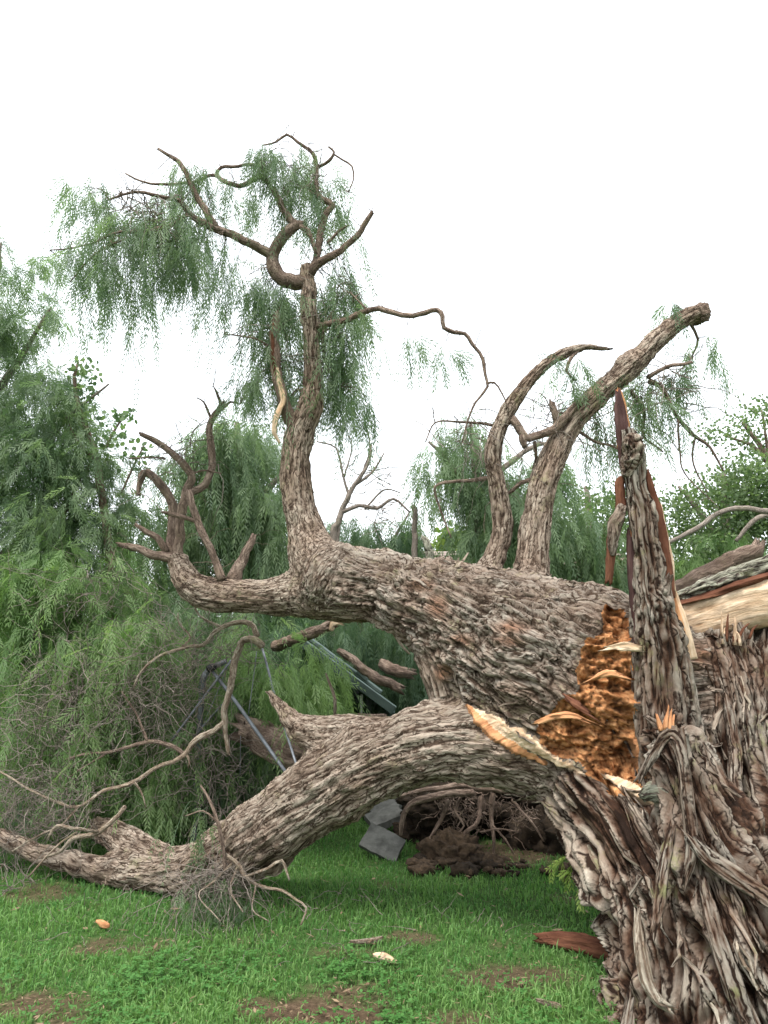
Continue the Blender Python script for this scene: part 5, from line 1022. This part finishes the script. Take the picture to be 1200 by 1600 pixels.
limbs('dead_branch', 'crooked twig trailing on the lawn below the heavy limb', [[(350, 1335, 3.86, 4), (372, 1350, 3.86, 4), (385, 1372, 3.85, 3.4), (410, 1385, 3.84, 3), (440, 1392, 3.8, 2.6), (462, 1405, 3.76, 2.2), (479, 1418, 3.74, 2), (470, 1445, 3.72, 1.4)], [(385, 1370, 3.85, 3), (420, 1355, 3.85, 3), (440, 1345, 3.88, 3), (452, 1375, 3.86, 1.8)], [(372, 1352, 3.86, 2.6), (360, 1390, 3.8, 2), (380, 1425, 3.74, 1.4)], [(362, 1350, 3.86, 2.6), (330, 1380, 3.8, 2), (310, 1400, 3.76, 1.4), (345, 1440, 3.66, 1)], [(400, 1382, 3.84, 1.6), (395, 1420, 3.74, 1.2), (420, 1440, 3.7, .8)]], 'dead_bark')
tw = thin_twigs('ground_twigs', None, [(500, 1440, 3.75, 420, 10, .5, 90), (250, 1420, 3.9, 240, 10, .4, 60)], r=.0016, L=.14, droop=.2); tag(tw, 'thin broken twigs strewn over the lawn', 'twigs', kind='stuff')
tw = thin_twigs('twig_tuft', None, [(350, 1375, 3.85, 50, 30, .12, 120), (300, 1390, 3.9, 60, 22, .1, 50)], r=.002, L=.3, droop=.6)
tag(tw, 'tuft of fine dead twigs below the heavy limb', 'twigs', kind='stuff')
cr = Soup(); weep(cr, blob(300, 1290, 4.02, 50, 30, .1, 12), .2, K=5, L=6, leaf=.11, lf=.028, lw=.005); weep(cr, blob(345, 1390, 3.85, 60, 26, .12, 36), .14, K=5, L=6, leaf=.11, lf=.028, lw=.005); weep(cr, blob(40, 1255, 4.75, 90, 30, .12, 26), .16, K=5, L=6, leaf=.11, lf=.028, lw=.005)
tag(link('leaf_sprays', cr.build('leaf_sprays', 'pepper', False)), 'loose green leaf sprays caught around the heavy limb', 'leaves', kind='stuff')
LOGS = [('snapped log with a yellow broken end above the shed roof', [(430, 1010, 5.9, 9), (470, 996, 5.7, 9), (495, 985, 5.6, 8.5), (516, 977, 5.55, 8)]),
        ('rough brown log lying along the shed roof', [(528, 1016, 5.7, 4), (545, 1026, 5.7, 6), (570, 1045, 5.65, 7), (592, 1062, 5.6, 8), (625, 1076, 5.6, 7)]),
        ('short grey log end behind the shed, left of the burl', [(598, 1038, 6.1, 9), (615, 1046, 6.0, 9), (640, 1052, 6.0, 8)]),
        ('brown log lying across the sill of the shed under the trunk', [(530, 1124, 5.5, 5), (560, 1119, 5.5, 5), (600, 1120, 5.5, 4)]),
        ('thick rough log behind the snapped stub on the heavy limb', [(500, 1190, 4.9, 26), (450, 1170, 4.95, 28), (405, 1150, 5.05, 24), (380, 1140, 5.1, 20)]),
        ('brown log lying behind the pale split trunk half at right', [(1055, 925, 4.7, 12), (1085, 905, 4.65, 14), (1120, 888, 4.6, 14), (1155, 872, 4.55, 14), (1180, 862, 4.5, 13), (1186, 850, 4.5, 8)])]
for lab, rows in LOGS:
    o = tube_part('fallen_log', rows, None, 'branch_bark', 20, .6, step=.02, jag=True, amp=.35); tag(o, lab, 'log')
o = loft_part('wood_tuft', [(517, 985, 5.53, 3, .02), (521, 975, 5.52, 6, .02), (527, 972, 5.5, 4, .01), (533, 974, 5.5, 1.5, .004)], None, 'pale_wood', amp=.01, jag1=.06); tag(o, 'tuft of torn yellow wood at the snapped log end', 'wood')
o = tube_part('thin_stick', [(598, 970, 5.2, 2), (612, 985, 5.2, 2.4), (625, 1005, 5.2, 2.4), (640, 1022, 5.2, 1.6)], None, 'dead_bark', 7); tag(o, 'thin pale stick hanging in the gap under the trunk', 'stick')
o = tube_part('thin_stick', [(523, 1118, 4.6, 2.4), (523, 1095, 4.6, 2.4), (516, 1070, 4.6, 2.2), (509, 1052, 4.6, 1.2)], None, 'dead_bark', 7); tag(o, 'short bent stick standing behind the heavy limb beside the shed', 'stick')

# slab of bark and chips on the lawn
def lawn_piece(name, label, rows, m, cat, **kw):
    R = [(u, v, ground_Y(v) , w, th) for u, v, w, th in rows]; o = loft_part(name, R, None, m, .3, **kw); o.location.z = .03; return tag(o, label, cat)
lawn_piece('bark_slab', 'dark red-brown slab of bark lying on the lawn beside the stump', [(842, 1477, 5, .02), (865, 1478, 9, .03), (900, 1484, 11, .035), (935, 1492, 12, .035), (975, 1502, 12, .03)], 'red_wood', 'bark', sides=36, amp=.02, lam=.018, stretch=6, jag0=.04)
lawn_piece('wood_chip', 'pale wood chip on the lawn, the larger and nearer of two', [(584, 1504, 3, .006), (597, 1507, 5, .01), (612, 1512, 4, .008), (620, 1515, 2, .004)], 'pale_wood', 'chip', jag0=.02, jag1=.02)
lawn_piece('wood_chip', 'thin grey-white stick chip on the lawn behind the larger one', [(548, 1482, 2, .005), (570, 1482, 3, .008), (590, 1479, 3, .008), (598, 1475, 1.5, .005)], 'dead_bark', 'chip', jag0=.02)
lawn_piece('dry_leaf', 'curled brown dead leaf on the lawn at left', [(150, 1450, 2, .004), (160, 1454, 5, .006), (170, 1458, 3, .004)], 'orange_wood', 'leaf')
lawn_piece('feather', 'small pale grey feather lying on the lawn near the stump', [(838, 1575, 2, .003), (855, 1580, 5, .004), (872, 1584, 4, .004), (878, 1586, 1, .002)], 'dead_bark', 'feather')
print('props', round(time.time() - T0, 1))

# ------------------------------------------------------------------ grass, clover and litter
def grass():
    sp = Soup()
    N = 140000
    y = 2.55 + (rng.random(N) ** 1.35) * 5.2; x = rng.uniform(-1, 1, N) * (y * .60 + .25)
    sm = soil_mask(x, y); keep = rng.random(N) > sm * .93
    x, y, sm = x[keep], y[keep], sm[keep]; n = len(x)
    pn = fbm(np.column_stack([x * 2.1, y * 2.1, np.zeros(n)]), 3); near = np.clip((4.1 - y) / 1.2, 0, 1)
    h = (.034 + .020 * pn + .012 * rng.normal(size=n)) * (1 - .45 * sm); h = np.clip(h * (.98 + .3 * pn), .010, .075)
    w = rng.uniform(.0018, .0036, n) * (1 + .12 * (y - 2.5)); az = rng.uniform(0, 2 * math.pi, n); lean = rng.uniform(.15, 1.0, n)
    d = np.column_stack([np.cos(az), np.sin(az), np.zeros(n)]); sdv = np.column_stack([-np.sin(az + rng.normal(0, .6, n)), np.cos(az), np.zeros(n)])
    b = np.column_stack([x, y, gheight(x, y) - .004]); up = np.array([0, 0, 1.])
    m1 = b + up * (h * .6)[:, None] + d * (h * lean * .25)[:, None]; tp = b + up * (h * (1.05 - .35 * lean))[:, None] + d * (h * lean * .85)[:, None]
    V = np.stack([b - sdv * w[:, None], b + sdv * w[:, None], m1 + sdv * (w * .8)[:, None], m1 - sdv * (w * .8)[:, None], tp], 1).reshape(-1, 3)
    i = np.arange(n) * 5; tone = np.clip(.45 + .5 * pn + .22 * rng.normal(size=n) + .25 * near, 0, 1)
    sp.add(V, [np.column_stack([i, i + 1, i + 2, i + 3]), np.column_stack([i + 3, i + 2, i + 4])], rnd=np.repeat(tone, 5))
    tag(link('lawn_grass', sp.build('lawn_grass', 'grass', False)), 'short green lawn grass with worn patches', 'grass', kind='stuff')
    # dead blades in the worn parts
    sp = Soup(); N = 8000
    y = 2.6 + rng.random(N) ** 1.2 * 2.2; x = rng.uniform(-1, 1, N) * (y * .58); k = rng.random(N) < .16 + .8 * soil_mask(x, y); x, y = x[k], y[k]; n = len(x)
    az = rng.uniform(0, 2 * math.pi, n); bigc = rng.random(n) < .05; L = np.where(bigc, rng.uniform(.012, .035, n), rng.uniform(.004, .018, n)); w = np.where(bigc, rng.uniform(.003, .010, n), rng.uniform(.001, .0035, n)); c = np.column_stack([x, y, gheight(x, y) + rng.uniform(.006, .034, n)])
    d = np.column_stack([np.cos(az), np.sin(az), rng.uniform(-.15, .3, n)]); q = np.column_stack([-np.sin(az), np.cos(az), rng.uniform(-.4, .4, n)])
    V = np.stack([c - d * L[:, None], c + q * w[:, None], c + d * L[:, None], c - q * w[:, None]], 1).reshape(-1, 3)
    sp.add(V, [np.arange(n * 4).reshape(-1, 4)], rnd=np.repeat(rng.random(n), 4))
    O = np.column_stack([rng.uniform(-1.6, 1.3, 260), rng.uniform(2.8, 5., 260), np.full(260, .035)])
    tag(link('leaf_litter', sp.build('leaf_litter', 'straw', False)), 'dry straw and leaf litter on the worn lawn', 'litter', kind='stuff')
    # clover and small weeds in the foreground
    sp = Soup(); cl = rng.random((45, 2)); cy = 2.75 + cl[:, 0] * .8; cx = rng.uniform(-1, 1, 45) * cy * .5
    x = (cx[:, None] + rng.normal(0, .07, (45, 34))).ravel(); y = (cy[:, None] + rng.normal(0, .09, (45, 34))).ravel(); k = rng.random(len(x)) > .6 * soil_mask(x, y); x, y = x[k], y[k]; n = len(x)
    z = gheight(x, y) + rng.uniform(.02, .05, n); r = rng.uniform(.006, .012, n); az = rng.uniform(0, 6.28, n)
    for q in range(3):
        a = az + q * 2.094; d = np.column_stack([np.cos(a), np.sin(a), rng.uniform(-.2, .35, n)]); sd = np.column_stack([-np.sin(a), np.cos(a), rng.uniform(-.2, .2, n)]); c = np.column_stack([x, y, z]); R = r[:, None]
        V = np.stack([c, c + d * R * .9 + sd * R * .62, c + d * R * 1.55 + sd * R * .3, c + d * R * 1.55 - sd * R * .3, c + d * R * .9 - sd * R * .62], 1).reshape(-1, 3)
        sp.add(V, [np.arange(n * 5).reshape(-1, 5)], rnd=np.repeat(np.clip(rng.normal(.5, .3, n), 0, 1), 5))
    tag(link('clover', sp.build('clover', 'clover', False)), 'patches of low clover weeds in the near lawn', 'clover', kind='stuff')
grass()
print('tris', sum(len(o.data.loops) - 2 * len(o.data.polygons) for o in bpy.data.objects if o.type == 'MESH'))
print('built', round(time.time() - T0, 1))
